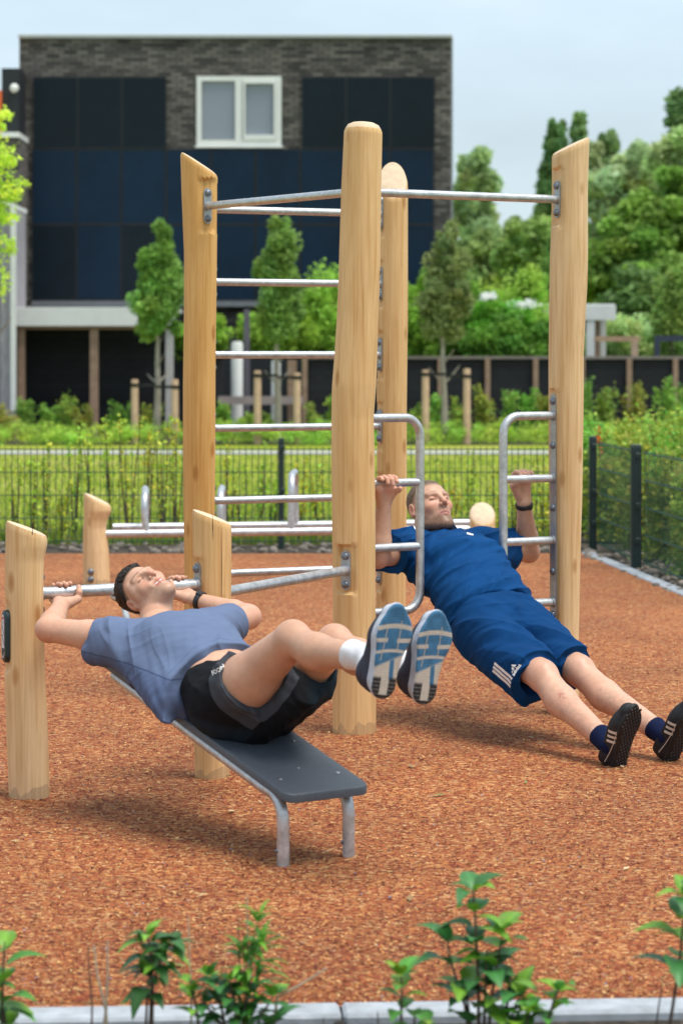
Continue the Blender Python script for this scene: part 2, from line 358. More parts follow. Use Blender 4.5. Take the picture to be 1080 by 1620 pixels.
C0 = G(562, 10.0); R0_ = G(893, 10.51); L0_ = G(316, 11.04); B0 = G(621, 11.42); LP1 = G(43, 8.55); LP2 = G(335, 8.95)
dCR = hdir(C0, R0_); dCL = hdir(C0, L0_); dLB = hdir(L0_, B0); d12 = hdir(LP1, LP2); d2C = hdir(LP2, C0)
st = thing('fitness_station', 'pull up station of six peeled timber posts joined by galvanised bars and rungs', 'exercise frame', (0, 10, 0))
zz = lambda py, Y: EYE - (py - HZ) * Y / FPX
pC = Post(10.0, [(195, 545, 605), (300, 540, 603), (360, 538, 602), (430, 536, 601), (500, 533, 598), (560, 529, 596), (610, 525, 594), (660, 524, 590), (750, 524, 592), (830, 525, 593), (900, 526, 593), (1000, 527, 594), (1165, 527, 595)],
          (zz(203, 10), zz(206, 10), zz(206, 10)), M_wood, 'post', st, [(-d2C[:2], .57, .77, .80)], cap=.030, label='tallest nearest timber post with rounded top', seed=1)
pR = Post(10.51, [(215, 873, 932), (300, 873, 929), (350, 872, 929), (400, 870, 929), (450, 869, 928), (500, 868, 925), (560, 867, 922), (620, 867, 922), (700, 867, 921), (780, 868, 920), (900, 869, 917), (1000, 869, 915), (1130, 868, 915)],
          (zz(244, 10.5), zz(217, 10.5), zz(228, 10.5)), M_woodP, 'post', st, [(-dCR[:2], 2.09, 2.34, .80), (-dCR[:2], .36, 1.39, .84)], cap=.006, label='right hand timber post with slanted top', seed=2)
pL = Post(11.04, [(240, 285, 344), (310, 287, 344), (400, 291, 343), (500, 291, 342), (600, 290, 341), (700, 290, 341), (800, 291, 340), (900, 292, 340), (1105, 291, 341)],
          (zz(241, 11.04), zz(277, 11.04), zz(258, 11.04)), M_woodL, 'post', st, [(dCL[:2] * -1, 2.09, 2.33, .80), (dLB[:2], 2.09, 2.31, .84)], cap=.008, label='honey coloured timber post with slanted top at the ladder', seed=3)
pB = Post(11.42, [(253, 600, 642), (300, 598, 645), (400, 597, 645), (500, 596, 645), (650, 596, 643), (800, 596, 643), (900, 595, 641), (1090, 594, 641)],
          (zz(285, 11.42), zz(285, 11.42), zz(255, 11.42)), M_wood, 'post', st, [(-dLB[:2], z - .11, z + .11, .82) for z in (2.198, 1.87, 1.54, 1.208, .88, .549)], cap=.006, label='rear timber post behind the tallest one', seed=4)
p1 = Post(8.55, [(820, 9, 76), (862, 9, 75), (885, 8, 70), (960, 8, 70), (1020, 8, 71), (1080, 8, 73), (1160, 11, 77), (1262, 15, 80)], (zz(824, 8.55), zz(848, 8.55), zz(838, 8.55)), M_woodP, 'post', st, [((-.92, -.39), .44, .68, .84), (d12[:2], .61, .80, .82)], cap=.006, label='low timber post with the round ended sign', seed=5)
p2 = Post(8.95, [(803, 303, 364), (840, 304, 366), (900, 305, 366), (1000, 306, 365), (1100, 307, 364), (1232, 308, 364)], (zz(806, 8.95), zz(829, 8.95), zz(818, 8.95)), M_wood, 'post', st, [(-d12[:2], .62, .80, .80), (d2C[:2], .56, .76, .84)], cap=.006, label='low timber post at the head of the bench', seed=6)
# drying cracks on the low posts: surface strips coloured as the shade inside them
def crack(p, ang, z0, z1, w_=.0035):
    mb = MB(); pts = []; rg = random.Random(int(z0 * 100)); x = 0
    zs = np.linspace(z0, z1, 14); L1 = []; L2 = []
    for i, z in enumerate(zs):
        x += rg.uniform(-.006, .006); cx, r = p.at(z); a = ang + x; e = math.sin(math.pi * (i + .3) / 13.6); o = np.array([cx, p.Y, z]); dd = np.array([math.cos(a), math.sin(a), 0]); s_ = np.array([-dd[1], dd[0], 0])
        L1.append(o + dd * (r * 1.004) + s_ * w_ * e / 2); L2.append(o + dd * (r * 1.004) - s_ * w_ * e / 2)
    mb.add(L1 + L2, [(i, i + 1, i + 15, i + 14) for i in range(13)]); mb.build('crack', M_crk, p.ob)
M_crk = simple('crack_shadow', (.10, .055, .025), .95, var=.2)
crack(p2, R(-78), .0, .20); crack(p2, R(-84), .80, .97); crack(p2, R(-58), .52, .93, .0028); crack(p1, R(-70), .02, .45, .003); crack(p1, R(-66), .86, .96, .003)

def plate(mb, c, n, hgt, wd, bolts, th=.008):
    """rounded flat plate with domed bolts, facing n"""
    n = nrm(n); s_ = np.array([-n[1], n[0], 0]); up = np.array([0, 0, 1.]); pol = []
    for sg, a0 in ((1, 0), (-1, math.pi)):
        for k in range(9): a = a0 + math.pi * k / 8; pol.append(np.array(c) + s_ * math.cos(a) * wd / 2 + up * (math.sin(a) * wd / 2 + sg * (hgt / 2 - wd / 2)))
    mb.prism(pol, np.zeros(3), n * th, 0)
    for b_ in bolts: mb.dome(np.array(c) + up * b_ + n * th, n, .0155, .013, 14, 1)
def bar(name, A, Bp, z, r, brA=True, brB=True, z2=None, bend=None, hA=.16, ring=True, parent=None, fr=.80):
    z2 = z if z2 is None else z2; d = hdir(A.ax(z), Bp.ax(z2)); ra = A.at(z)[1] * fr; rb = Bp.at(z2)[1] * fr
    a = A.ax(z) + d * ra; b_ = Bp.ax(z2) - d * rb; mb = MB(); mb.tube([a, a + (b_ - a) * .5, b_], r, 20); o = mb.build(name, M_galv, parent or st, smooth=True)
    for on, pt, n in ((brA, a, d), (brB, b_, -d)):
        if on:
            m2 = MB(); plate(m2, pt, n, hA, .040, (-hA * .36, hA * .36)); m2.tube([pt + n * .006, pt + n * .016], r + .004, 18); m2.build('bracket', [M_plate, M_bolt], o, smooth=True)
    return o
bar('pull_up_bar', pC, pR, 2.207, .0175); bar('pull_up_bar', pL, pC, 2.209, .0175)
bar('low_bar', p1, p2, .705, .0215); bar('low_bar', p2, pC, .666, .0195)
for z in (2.198, 1.87, 1.54, 1.208, .88, .549): bar('rung', pL, pB, z, .0170, brA=(z < 2.1), fr=.82)
def handle(A, d, reach, zt, zb_, rungs, label):
    a = lambda z, s: np.array([*(A.ax(z)[:2] + d[:2] * s), z]); s0 = A.at(1.0)[1] * .86; rc = .075; mb = MB(); pts = [a(zt, s0)]
    pts.append(a(zt, reach - rc))
    for k in range(1, 8): t = R(90) * k / 8; pts.append(a(zt - rc + rc * math.cos(t), reach - rc + rc * math.sin(t)))
    pts.append(a(zt - rc, reach)); pts.append(a(zb_ + rc, reach))
    for k in range(1, 8): t = R(90) * k / 8; pts.append(a(zb_ + rc - rc * math.sin(t), reach - rc + rc * math.cos(t)))
    pts += [a(zb_, reach - rc), a(zb_, s0)]
    x0 = A.ax(.88)[:2] + d[:2] * 0
    # keep the loop in one upright plane
    pts = [np.array([*(np.array([A.ax(.9)[0], A.Y]) + (p[:2] - A.ax(p[2])[:2])), p[2]]) for p in pts]
    mb.tube(pts, .0180, 18); o = mb.build('grab_handle', M_galv, st, smooth=True); o['label'] = label
    for z in rungs:
        m2 = MB(); p0 = np.array([A.ax(.9)[0], A.Y, z]); m2.tube([p0 + d * s0, p0 + d * (s0 + reach) / 2, p0 + d * (reach - .006)], .0172, 18); m2.build('rung', M_galv, o, smooth=True)
    m3 = MB(); H_ = 1.375 - .395; c = np.array([A.ax(.9)[0], A.Y, (1.375 + .395) / 2]) + d * (s0 - .004)
    plate(m3, c, d, H_, .040, [EYE - (y - HZ) * 10.45 / FPX - c[2] for y in (635, 705, 804, 905, 973)])
    for z in list(rungs) + [zt, zb_]: q_ = np.array([A.ax(.9)[0], A.Y, z]) + d * (s0 + .003); m3.tube([q_, q_ + d * .012], .0215, 18)
    m3.build('mounting_plate', [M_plate, M_bolt], o, smooth=True)
handle(pC, dCR, .318, 1.281, .482, (1.013, .747), 'ladder shaped handle on the tallest post')
handle(pR, -dCR, .318, 1.281, .482, (1.013, .747), 'ladder shaped handle on the right hand post')

# sign on the first low post
def sign():
    n = nrm((-.92, -.39, 0)); s_ = np.array([-n[1], n[0], 0]); s_ = s_ if s_[0] > 0 else -s_; up = np.array([0, 0, 1.]); c = p1.ax(.562) + n * p1.at(.56)[1] * .84
    def stad(w_, h, dz=0, k=10): 
        pl = []
        for sg, a0 in ((1, 0), (-1, math.pi)):
            for i in range(k + 1): a = a0 + math.pi * i / k; pl.append(s_ * math.cos(a) * w_ / 2 + up * (math.sin(a) * w_ / 2 + sg * (h / 2 - w_ / 2) + dz))
        return pl
    mb = MB(); q0 = [c + p for p in stad(.056, .184)]; q1 = [c + n * .013 + p for p in stad(.056, .184)]; q2 = [c + n * .018 + p * .93 for p in stad(.056, .184)]; m_ = len(q0)
    mb.add(q0 + q1 + q2, [(i, (i + 1) % m_, m_ + (i + 1) % m_, m_ + i) for i in range(m_)] + [(m_ + i, m_ + (i + 1) % m_, 2 * m_ + (i + 1) % m_, 2 * m_ + i) for i in range(m_)] + [tuple(2 * m_ + i for i in range(m_))])
    o = mb.build('sign', simple('dark_green_plastic', (.012, .028, .032), .45, var=.2, nscale=50), p1.ob, smooth=True)
    f0 = c + n * .0185; mb = MB()
    def pl(pts, mi, lift): mb.add([f0 + n * lift + s_ * x * .82 + up * z for x, z in pts], [tuple(range(len(pts)))], mi)
    st_ = [(math.cos(math.pi * i / 10) * .021, .056 + .021 * math.sin(math.pi * i / 10)) for i in range(11)] + [(-.021, -.04), (.021, -.04)]
    pl(st_, 0, .001); 
    pl([(-.017, .060), (.004, .060), (.004, .065), (-.017, .065)], 1, .0016); pl([(.002, .052), (.008, .052), (.011, .066), (.017, .066), (.017, .069), (.002, .069)], 1, .0016)
    pl([(-.018, .047), (.019, .045), (.019, .0465), (-.018, .0485)], 2, .0016)
    for z in (.025, -.008):
        pl([(-.012, z + .010), (-.007, z + .013), (.014, z - .012), (.010, z - .015)], 2, .0016); pl([(-.016, z + .012), (-.011, z + .016), (-.008, z + .011), (-.013, z + .008)], 2, .0018); pl([(.002, z - .004), (.006, z - .002), (.017, z - .019), (.014, z - .021)], 3, .0018)
    ring = [(.021 * math.cos(a), -.055 + .020 * math.sin(a)) for a in np.linspace(math.pi, 2 * math.pi, 12)]; ring2 = [(.016 * math.cos(a), -.055 + .015 * math.sin(a)) for a in np.linspace(2 * math.pi, math.pi, 12)]; pl(ring + ring2, 0, .0012)
    pl([(-.021, -.055), (-.016, -.055), (-.016, -.040), (-.021, -.040)], 0, .0013)
    mb.build('label', [simple('sign_white', (.66, .66, .70), .5, var=.05), simple('sign_red', (.55, .03, .02), .5), simple('sign_black', (.03, .025, .04), .6), simple('sign_maroon', (.30, .08, .12), .6)], o)
sign()

# sit-up bench resting on the low bar
M_board = simple('grey_plastic_board', (.060, .072, .090), .42, var=.10, nscale=70, bmp=.25, bscale=700); M_tube = M_galv
E0 = np.array([-.077, 7.46, 0.0]); ub = np.array([-.55, .83, 0.0]); wb = np.array([.833, .553, 0.0])
def board(Lr, w_=0.0, up=0.0): return E0 + ub * Lr + wb * w_ + np.array([0, 0, .245 + .245 * Lr + up])
def bench():
    t = thing('sit_up_bench', 'sloping dark grey board bench on two bent steel legs', 'bench', (E0[0], E0[1], 0))
    hw = .152; rc = .035; bot = -.030; out = []
    for (L_, w_, a0) in ((1.12 - rc, hw - rc, 0), (1.12 - rc, -(hw - rc), 90), (-.075 + rc, -(hw - rc), 180), (-.075 + rc, hw - rc, 270)):
        for k in range(7): a = R(a0 + 15 * k); out.append((L_ + rc * math.cos(a) if True else 0, w_ + rc * math.sin(a) if True else 0))
    # corner arcs: angle measured from +L towards +w
    out = []
    for (L_, w_, a0) in ((1.12 - rc, hw - rc, 0), (-.075 + rc, hw - rc, 90), (-.075 + rc, -(hw - rc), 180), (1.12 - rc, -(hw - rc), 270)):
        for k in range(7): a = R(a0 + 15 * k); out.append((L_ + rc * math.cos(a), w_ + rc * math.sin(a)))
    m_ = len(out); cL = .52; rings = []
    for (sh, u) in ((.006, bot), (0, bot + .004), (0, -.005), (.0015, -.0015), (.005, 0.0)):
        rings.append([board(cL + (L_ - cL) * (1 - sh / .55), w_ * (1 - sh / .14), u) for L_, w_ in out])
    mb = MB(); vs = [p for q in rings for p in q]; fs = [(i * m_ + k, i * m_ + (k + 1) % m_, (i + 1) * m_ + (k + 1) % m_, (i + 1) * m_ + k) for i in range(4) for k in range(m_)] + [tuple(range(m_)), tuple(4 * m_ + k for k in range(m_))]
    mb.add(vs, fs); bo = mb.build('board', M_board, t, smooth=True)
    bnn = nrm(np.cross(wb, nrm(ub + np.array([0, 0, .245])))); bnn = bnn if bnn[2] > 0 else -bnn
    mb = MB()
    M_scr = simple('screw_steel', (.5, .52, .55), .3, .9)
    for (L_, w_) in ((.04, -.105), (.04, .105), (.30, -.105), (.30, .105), (.10, 0.0)): mb = MB(); mb.dome(board(L_, w_, -.001), bnn, .0075 if w_ else .004, .002, 14); mb.build('screw', M_scr, t, smooth=True)
    for s_ in (-1, 1):
        w_ = s_ * .119; base = np.array([E0[0], E0[1], 0]) + wb * w_ - ub * .0; top = board(.16, w_, -.052)
        mb = MB(); pts = [base + np.array([0, 0, -.02]), base + np.array([0, 0, .12])]
        k0 = base + np.array([0, 0, .12]); k1 = base + np.array([0, 0, .215]); k2 = board(.10, w_, -.050)
        for q in np.linspace(0.12, 1, 9): pts.append(k0 * (1 - q) ** 2 + 2 * k1 * q * (1 - q) + k2 * q * q)
        pts += [board(.6, w_, -.050), board(1.07, w_, -.050)]; mb.tube(pts, .0195, 18); o = mb.build('leg', M_galv, t, smooth=True)
        m2 = MB(); m2.dome(base + np.array([-.018, -.006, .045]), (-1, -.25, 0), .006, .007, 10); m2.build('bolt', M_bolt, o, smooth=True)
    barm = p1.ax(.705) * .45 + p2.ax(.705) * .55
    for w_, f in ((-.05, .47), (.03, .60)):
        mb = MB(); e = p1.ax(.705) * (1 - f) + p2.ax(.705) * f; mb.tube([board(.8, w_, -.045), board(1.02, w_, -.045), e - ub * .06 - np.array([0, 0, .035]), e - np.array([0, 0, .030]), e + ub * .035 - np.array([0, 0, .01])], .012, 12); mb.build('support_tube', M_galv, t, smooth=True)
bench()

# dip bars at the back of the play area
def dips():
    t = thing('dip_bars', 'low double steel rail with three hoops between two short timber posts', 'exercise bars', G(150, 16.25))
    q1 = Post(16.25, [(776, 133, 168), (800, 133, 175), (808, 133, 176), (822, 133, 170), (835, 132, 168), (870, 132, 172), (930, 132, 175)], (zz(780, 16.25), zz(799, 16.25), zz(790, 16.25)), M_woodP, 'post', t, cap=.01, label='short timber post with slanted top and two bolts', seed=8)
    q2 = Post(16.7, [(795, 742, 783), (860, 742, 783), (925, 742, 783)], (zz(812, 16.7), zz(812, 16.7), zz(796, 16.7)), M_woodP, 'post', t, cap=.02, label='short timber post with a pale rounded top', seed=9)
    mb = MB(); 
    for y in (903, 915): mb.dome(np.array([(146 - CX) * 16.25 / FPX, 16.25 - .086, zz(y, 16.25)]), (0, -1, 0), .022, .018, 12)
    mb.build('bolt', M_bolt, q1.ob, smooth=True)
    for dy, nm in ((0, 'rail'), (.62, 'rail')):
        mb = MB(); a = np.array([(165 - CX) * 16.25 / FPX, 16.25 + dy, .345]); b_ = np.array([(752 - CX) * 16.7 / FPX, 16.7 + dy, .345]); mb.tube([a, (a + b_) / 2, b_], .028, 14); mb.build(nm, M_galv, t, smooth=True)
    for px, zt, tw in ((232, .615, 0), (350, .615, .02), (460, .72, .05)):
        y0 = 16.25 + (px - 165) / 590 * .45; x = (px - CX) * y0 / FPX; pts = [np.array([x, y0, .345])]; rc = .12; tw = tw * .6 + x * .62 / y0
        for k in range(7): a = R(90) * k / 6; pts.append(np.array([x + tw * .3, y0 + rc * (1 - math.cos(a)), zt - rc + rc * math.sin(a)]))
        for k in range(7): a = R(90) * k / 6; pts.append(np.array([x + tw, y0 + .62 - rc * (1 - math.sin(a)), zt - rc + rc * math.cos(a)]))
        pts.append(np.array([x + tw * 1.3, y0 + .62, .345])); mb = MB(); mb.tube(pts, .024, 14); mb.build('hoop', M_galv, t, smooth=True)
dips()
# ------------------------------------------------------------------ fences, houses, far garden structures
M_gfen = simple('dark_green_paint', (.010, .030, .028), .45, var=.15, nscale=30); M_wire = simple('green_wire', (.02, .075, .055), .5, var=.15)
def mesh_panel(parent, a, b_, z0, z1, wr=.0042):
    a = np.array(a, float); b_ = np.array(b_, float); d = hdir(a, b_); L_ = np.linalg.norm((b_ - a)[:2]); s_ = np.array([-d[1], d[0], 0]); mb = MB(); n = int(L_ / .05)
    for i in range(n + 1):
        p = a + d * L_ * i / n; mb.box(p + np.array([0, 0, (z0 + z1) / 2]), (wr, wr, z1 - z0), [d, s_, [0, 0, 1]])
    for z in np.linspace(z0 + .015, z1 - .02, 5):
        for o in (-.007, .007): mb.box((a + b_) / 2 * [1, 1, 0] + s_ * o + np.array([0, 0, z]), (L_, .006, .007), [d, s_, [0, 0, 1]])
    return mb.build('mesh_panel', M_wire, parent)
def fpost(parent, p, h, wd=.06):
    mb = MB(); mb.box((p[0], p[1], h / 2 - .05), (wd, wd, h + .1), bev=.005); mb.box((p[0], p[1], h + .004), (wd * .96, wd * .96, .010), bev=.003)
    for z in (.2, .45, h - .07): mb.box((p[0] + .01, p[1] - wd / 2 - .006, z), (.035, .014, .04), bev=.003)
    mb.build('post', M_gfen, parent)
f1 = thing('mesh_fence', 'green wire mesh fence running across behind the play area', 'fence', (-.48, 19.5, 0))
mesh_panel(f1, (-5.5, 19.52, 0), (-.51, 19.52, 0), .03, .80, .0058); mesh_panel(f1, (-.45, 19.52, 0), (1.96, 19.52, 0), .03, .80, .0058); fpost(f1, (-.48, 19.5), .86, .045); fpost(f1, (-2.98, 19.5), .86, .045)
f2 = thing('mesh_fence', 'green wire mesh fence with thick dark posts along the right edge', 'fence', (1.99, 19.4, 0))
fpost(f2, (1.99, 19.4), .88); fpost(f2, (2.115, 17.6), .88, .075); mesh_panel(f2, (2.03, 19.35, 0), (2.15, 17.65, 0), .03, .85); mesh_panel(f2, (2.17, 17.55, 0), (2.40, 14.9, 0), .03, .85)

def brick_mat():
    m, t, b = new_mat('dark_brick'); v = coords(t, (1, 1, 1)); 
    mp2 = nd(t, 'ShaderNodeSeparateXYZ'); t.links.new(v, mp2.inputs[0]); cb = nd(t, 'ShaderNodeCombineXYZ'); ad = nd(t, 'ShaderNodeMath'); ad.operation = 'ADD'; t.links.new(mp2.outputs[0], ad.inputs[0]); t.links.new(mp2.outputs[1], ad.inputs[1]); t.links.new(ad.outputs[0], cb.inputs[0]); t.links.new(mp2.outputs[2], cb.inputs[1])
    br = nd(t, 'ShaderNodeTexBrick'); br.inputs['Scale'].default_value = 1.0; br.inputs['Brick Width'].default_value = .24; br.inputs['Row Height'].default_value = .075; br.inputs['Mortar Size'].default_value = .010
    br.inputs['Color1'].default_value = (.045, .040, .039, 1); br.inputs['Color2'].default_value = (.19, .17, .155, 1); br.inputs['Mortar'].default_value = (.035, .032, .030, 1); br.inputs['Bias'].default_value = -.05
    t.links.new(cb.outputs[0], br.inputs['Vector']); n = ramp(t, noise(t, v, 1.3, 6), [(0.3, .75), (0.7, 1.25)]); t.links.new(mixc(t, br.outputs['Color'], n, 1.0, 'MULTIPLY'), b.inputs['Base Color'])
    b.inputs['Roughness'].default_value = .85; bump(t, b, br.outputs['Fac'], .5, .01); return m
def panel_mat(name, c):
    m, t, b = new_mat(name); br = nd(t, 'ShaderNodeTexBrick'); v = coords(t); sp = nd(t, 'ShaderNodeSeparateXYZ'); t.links.new(v, sp.inputs[0]); cb = nd(t, 'ShaderNodeCombineXYZ'); t.links.new(sp.outputs[0], cb.inputs[0]); t.links.new(sp.outputs[2], cb.inputs[1])
    br.offset = 0; br.inputs['Scale'].default_value = 1; br.inputs['Brick Width'].default_value = .15; br.inputs['Row Height'].default_value = .15; br.inputs['Mortar Size'].default_value = .004
    c = np.array(c); br.inputs['Color1'].default_value = (*c, 1); br.inputs['Color2'].default_value = (*(c * 1.15), 1); br.inputs['Mortar'].default_value = (*(c * .6 + .006), 1); t.links.new(cb.outputs[0], br.inputs['Vector'])
    n = ramp(t, noise(t, v, .8, 3), [(0.3, .8), (0.7, 1.25)]); t.links.new(mixc(t, br.outputs['Color'], n, 1.0, 'MULTIPLY'), b.inputs['Base Color']); b.inputs['Roughness'].default_value = .35; b.inputs['Specular IOR Level'].default_value = .2; return m
M_brick = brick_mat(); M_pvb = panel_mat('solar_cells_blue', (.0028, .016, .038)); M_pvk = panel_mat('solar_cells_black', (.0035, .010, .016)); M_white = simple('white_paint', (.74, .74, .73), .6, var=.05, nscale=3); M_pvf = simple('panel_frame', (.006, .008, .012), .5, var=.1)
M_blackw = None
def plank_mat(name, c, step=.14, axis=2):
    m, t, b = new_mat(name); v = coords(t); sp = nd(t, 'ShaderNodeSeparateXYZ'); t.links.new(v, sp.inputs[0]); mu = nd(t, 'ShaderNodeMath'); mu.operation = 'MULTIPLY'; mu.inputs[1].default_value = 1 / step; t.links.new(sp.outputs[axis], mu.inputs[0])
    fr = nd(t, 'ShaderNodeMath'); fr.operation = 'FRACT'; t.links.new(mu.outputs[0], fr.inputs[0]); gap = ramp(t, fr.outputs[0], [(0, .15), (.06, 1), (.94, 1), (1, .15)]); fl = nd(t, 'ShaderNodeMath'); fl.operation = 'FLOOR'; t.links.new(mu.outputs[0], fl.inputs[0])
    wn = nd(t, 'ShaderNodeTexWhiteNoise'); wn.noise_dimensions = '1D'; t.links.new(fl.outputs[0], wn.inputs['W']); tone = ramp(t, wn.outputs['Value'], [(0, .7), (1, 1.3)]); c = np.array(c)
    g = ramp(t, noise(t, coords(t, (2, 2, 12) if axis == 2 else (12, 12, 1)), 3, 5), [(0.3, tuple(c * .7)), (0.7, tuple(c * 1.4))]); t.links.new(mixc(t, mixc(t, g, tone, 1.0, 'MULTIPLY'), gap, 1.0, 'MULTIPLY'), b.inputs['Base Color']); b.inputs['Roughness'].default_value = .8; bump(t, b, fr.outputs[0], .2, .01); return m
M_blackw = plank_mat('black_planks', (.012, .013, .015)); M_grayw = plank_mat('grey_cladding', (.22, .21, .23), .12, 0); M_postw = simple('brown_timber', (.34, .22, .15), .8, var=.2, nscale=6); M_stake = simple('stake_timber', (.50, .34, .22), .8, var=.2, nscale=9)
Yh = 50.0; S_ = Yh / FPX
def wx(px, Y=None): return (px - CX) * (Y or Yh) / FPX
def wz(py, Y=None): return EYE - (py - HZ) * (Y or Yh) / FPX
def pbox(mb, px0, px1, py0, py1, Y, depth, mi=0, bev=0.0):
    """box whose front face fills a photo rectangle at depth Y"""
    x0, x1, z1, z0 = wx(px0, Y), wx(px1, Y), wz(py0, Y), wz(py1, Y); mb.box(((x0 + x1) / 2, Y + depth / 2, (z0 + z1) / 2), (x1 - x0, depth, z1 - z0), mi=mi, bev=bev)
def house():
    t = thing('brick_house', 'dark brick house with solar panels over its blank gable and one white window', 'house', (wx(372), Yh, 0))
    x0, x1, zt = wx(31), wx(713), wz(60); mb = MB(); wl, wr, wt_, wb_ = wx(314), wx(442), wz(124), wz(227)
    D = 9.0
    def blk(xa, xb, za, zb): mb.box(((xa + xb) / 2, Yh + D / 2, (za + zb) / 2), (xb - xa, D, zb - za))
    blk(x0, wl, -.1, zt); blk(wr, x1, -.1, zt); blk(wl, wr, -.1, wb_); blk(wl, wr, wt_, zt); blk(wl + .001, wr - .001, wb_, wt_) if False else None
    mb.box(((wl + wr) / 2, Yh + 1.5, (wt_ + wb_) / 2), (wr - wl, .2, wt_ - wb_)); mb.build('wall', M_brick, t)
    mb = MB(); pbox(mb, 29, 715, 54, 60, Yh - .08, D + .2, bev=.01); mb.build('coping', simple('coping_metal', (.42, .44, .44), .5, .3, var=.05), t)
    mb = MB(); fr = 6.5
    for (a, b_, c, d) in ((311, 445, 120.5, 128), (311, 445, 221, 231), (311, 319, 128, 221), (437, 445, 128, 221), (372, 383, 128, 221)): pbox(mb, a, b_, c, d, Yh - .04, .12)
    w_ = mb.build('window', M_white, t)
    m2 = MB(); pbox(m2, 384.5, 388, 128, 221, Yh - .06, .08); pbox(m2, 433, 436.5, 128, 221, Yh - .06, .08); pbox(m2, 388, 433, 128, 132, Yh - .06, .08); pbox(m2, 388, 433, 213, 221, Yh - .06, .08); m2.build('casement', M_white, w_)
    mg, tg, bgl = new_mat('window_glass'); v = coords(tg, (1, 1, 28)); sp = nd(tg, 'ShaderNodeSeparateXYZ'); tg.links.new(v, sp.inputs[0]); fr2 = nd(tg, 'ShaderNodeMath'); fr2.operation = 'FRACT'; tg.links.new(sp.outputs[2], fr2.inputs[0])
    tg.links.new(ramp(tg, fr2.outputs[0], [(0, (.16, .18, .22)), (.25, (.26, .29, .34)), (1, (.27, .30, .36))]), bgl.inputs['Base Color']); bgl.inputs['Roughness'].default_value = .15
    for a, b_, c_ in ((320, 371.5, 0), (388.5, 432.5, 0)): m3 = MB(); pbox(m3, a, b_, 129, 220, Yh + .03, .03); m3.build('pane', mg, w_)
    m3 = MB(); pbox(m3, 308, 448, 231, 233.5, Yh - .09, .2); m3.build('sill', M_white, w_)
    pw = 70.6
    def panel(px0, py0, py1, mat, i):
        m4 = MB(); pbox(m4, px0 + .5, px0 + pw - .5, py0 + .6, py1 - .6, Yh - .06, .05); o = m4.build('solar_panel', mat, t); m5 = MB()
        for (a, b_, c, d) in ((0, pw, 0, 1.6), (0, pw, -1.6, 0), (0, 1.3, 1.6, -1.6), (pw - 1.3, pw, 1.6, -1.6)):
            ya = py0 + c if c >= 0 else py1 + c; yb = py0 + d if d > 0 else py1 + d
            pbox(m5, px0 + .5 + a * (pw - 1) / pw, px0 + .5 + b_ * (pw - 1) / pw, ya, yb, Yh - .064, .05)
        m5.build('frame', M_pvf, o)
    k = 0
    for x in (53, 53 + 70, 53 + 140, 477, 547, 617): panel(x, 122, 235, M_pvk, k)
    for r_, (ya, yb) in enumerate(((236, 355), (355.5, 475))):
        for i in range(9): panel(51 + i * pw, ya, yb, M_pvb if not (r_ == 1 and i in (0, 2)) else M_pvk, k)
    mb = MB(); pbox(mb, 50, 700, 476, 485, Yh - .3, .5); mb.build('ledge', simple('grey_ledge', (.20, .21, .23), .7), t)
    mb = MB(); pbox(mb, 712.2, 716, 60, 500, Yh + .05, .08); mb.build('downpipe', simple('downpipe_zinc', (.33, .35, .38), .5, .4), t)
    # neighbour
    Yn = 48.6; t2 = thing('terraced_house', 'dark clad house wall at the left edge with a white ledge', 'house', (wx(-40, Yn), Yn, 0))
    mb = MB(); pbox(mb, -160, 30.5, 217, 560, Yn, 6); mb.box((wx(-64.75, Yn), Yn + 3, (wz(560, Yn) - .1) / 2 ), (wx(30.5, Yn) - wx(-160, Yn), 6, wz(560, Yn) + .1)); mb.build('wall', M_brick, t2)
    mb = MB(); pbox(mb, 3, 30, 108, 209, Yn + .3, 5); mb.build('cladding', simple('black_cladding', (.010, .014, .018), .6), t2); mb = MB(); pbox(mb, -160, 2.6, 143, 209, Yn + .2, 5); mb.build('orange_panel', simple('orange_panel', (.70, .14, .03), .6), t2)
    mb = MB(); pbox(mb, -160, 30.5, 209, 217, Yn - .1, 3); mb.build('ledge', M_white, t2); mb = MB(); mb.dome((wx(20, Yn), Yn + .3, wz(137, Yn)), (0, -1, 0), .09, .10, 12); mb.build('wall_lamp', M_white, t2, smooth=True)
    Ys = 45.5; t3 = thing('garden_shed', 'grey timber clad shed with a white corner trim at the left edge', 'shed', (wx(-20, Ys), Ys, 0)); mb = MB(); pbox(mb, -120, 17, 326, 689, Ys, 2.2); mb.build('wall', M_grayw, t3); mb = MB(); pbox(mb, 17.2, 25, 322, 650, Ys - .03, .1); pbox(mb, -120, 17, 320, 326, Ys - .03, 2.4); mb.build('trim', M_white, t3)
house()
def canopy():
    Y = 46.2; t = thing('carport', 'white edged carport with brown posts and black plank back wall', 'carport', (wx(145, Y), Y, 0))
    mb = MB(); pbox(mb, 12, 276, 487, 515.5, Y, .12); pbox(mb, 14, 274, 486, 492, Y + .13, 2.9); mb.build('roof', M_white, t); mb = MB(); pbox(mb, 26, 274, 516, 521, Y + .14, .12); mb.build('beam', M_postw, t)
    for a, b_ in ((28.5, 39.5), (142.5, 155.5)): mb = MB(); pbox(mb, a, b_, 521.5, 687, Y + .14, .12); mb.build('post', M_postw, t)
    mb = MB(); pbox(mb, 262, 274, 521, 687, Y + .12, .14); mb.build('post', simple('pale_post', (.50, .47, .45), .7), t); mb = MB(); pbox(mb, 18, 24, 516, 686, Y + .02, .08); mb.build('downpipe', M_white, t)
    mb = MB(); pbox(mb, 26, 300, 519, 690, Y + 1.2, .08); mb.build('back_wall', M_blackw, t)
canopy()
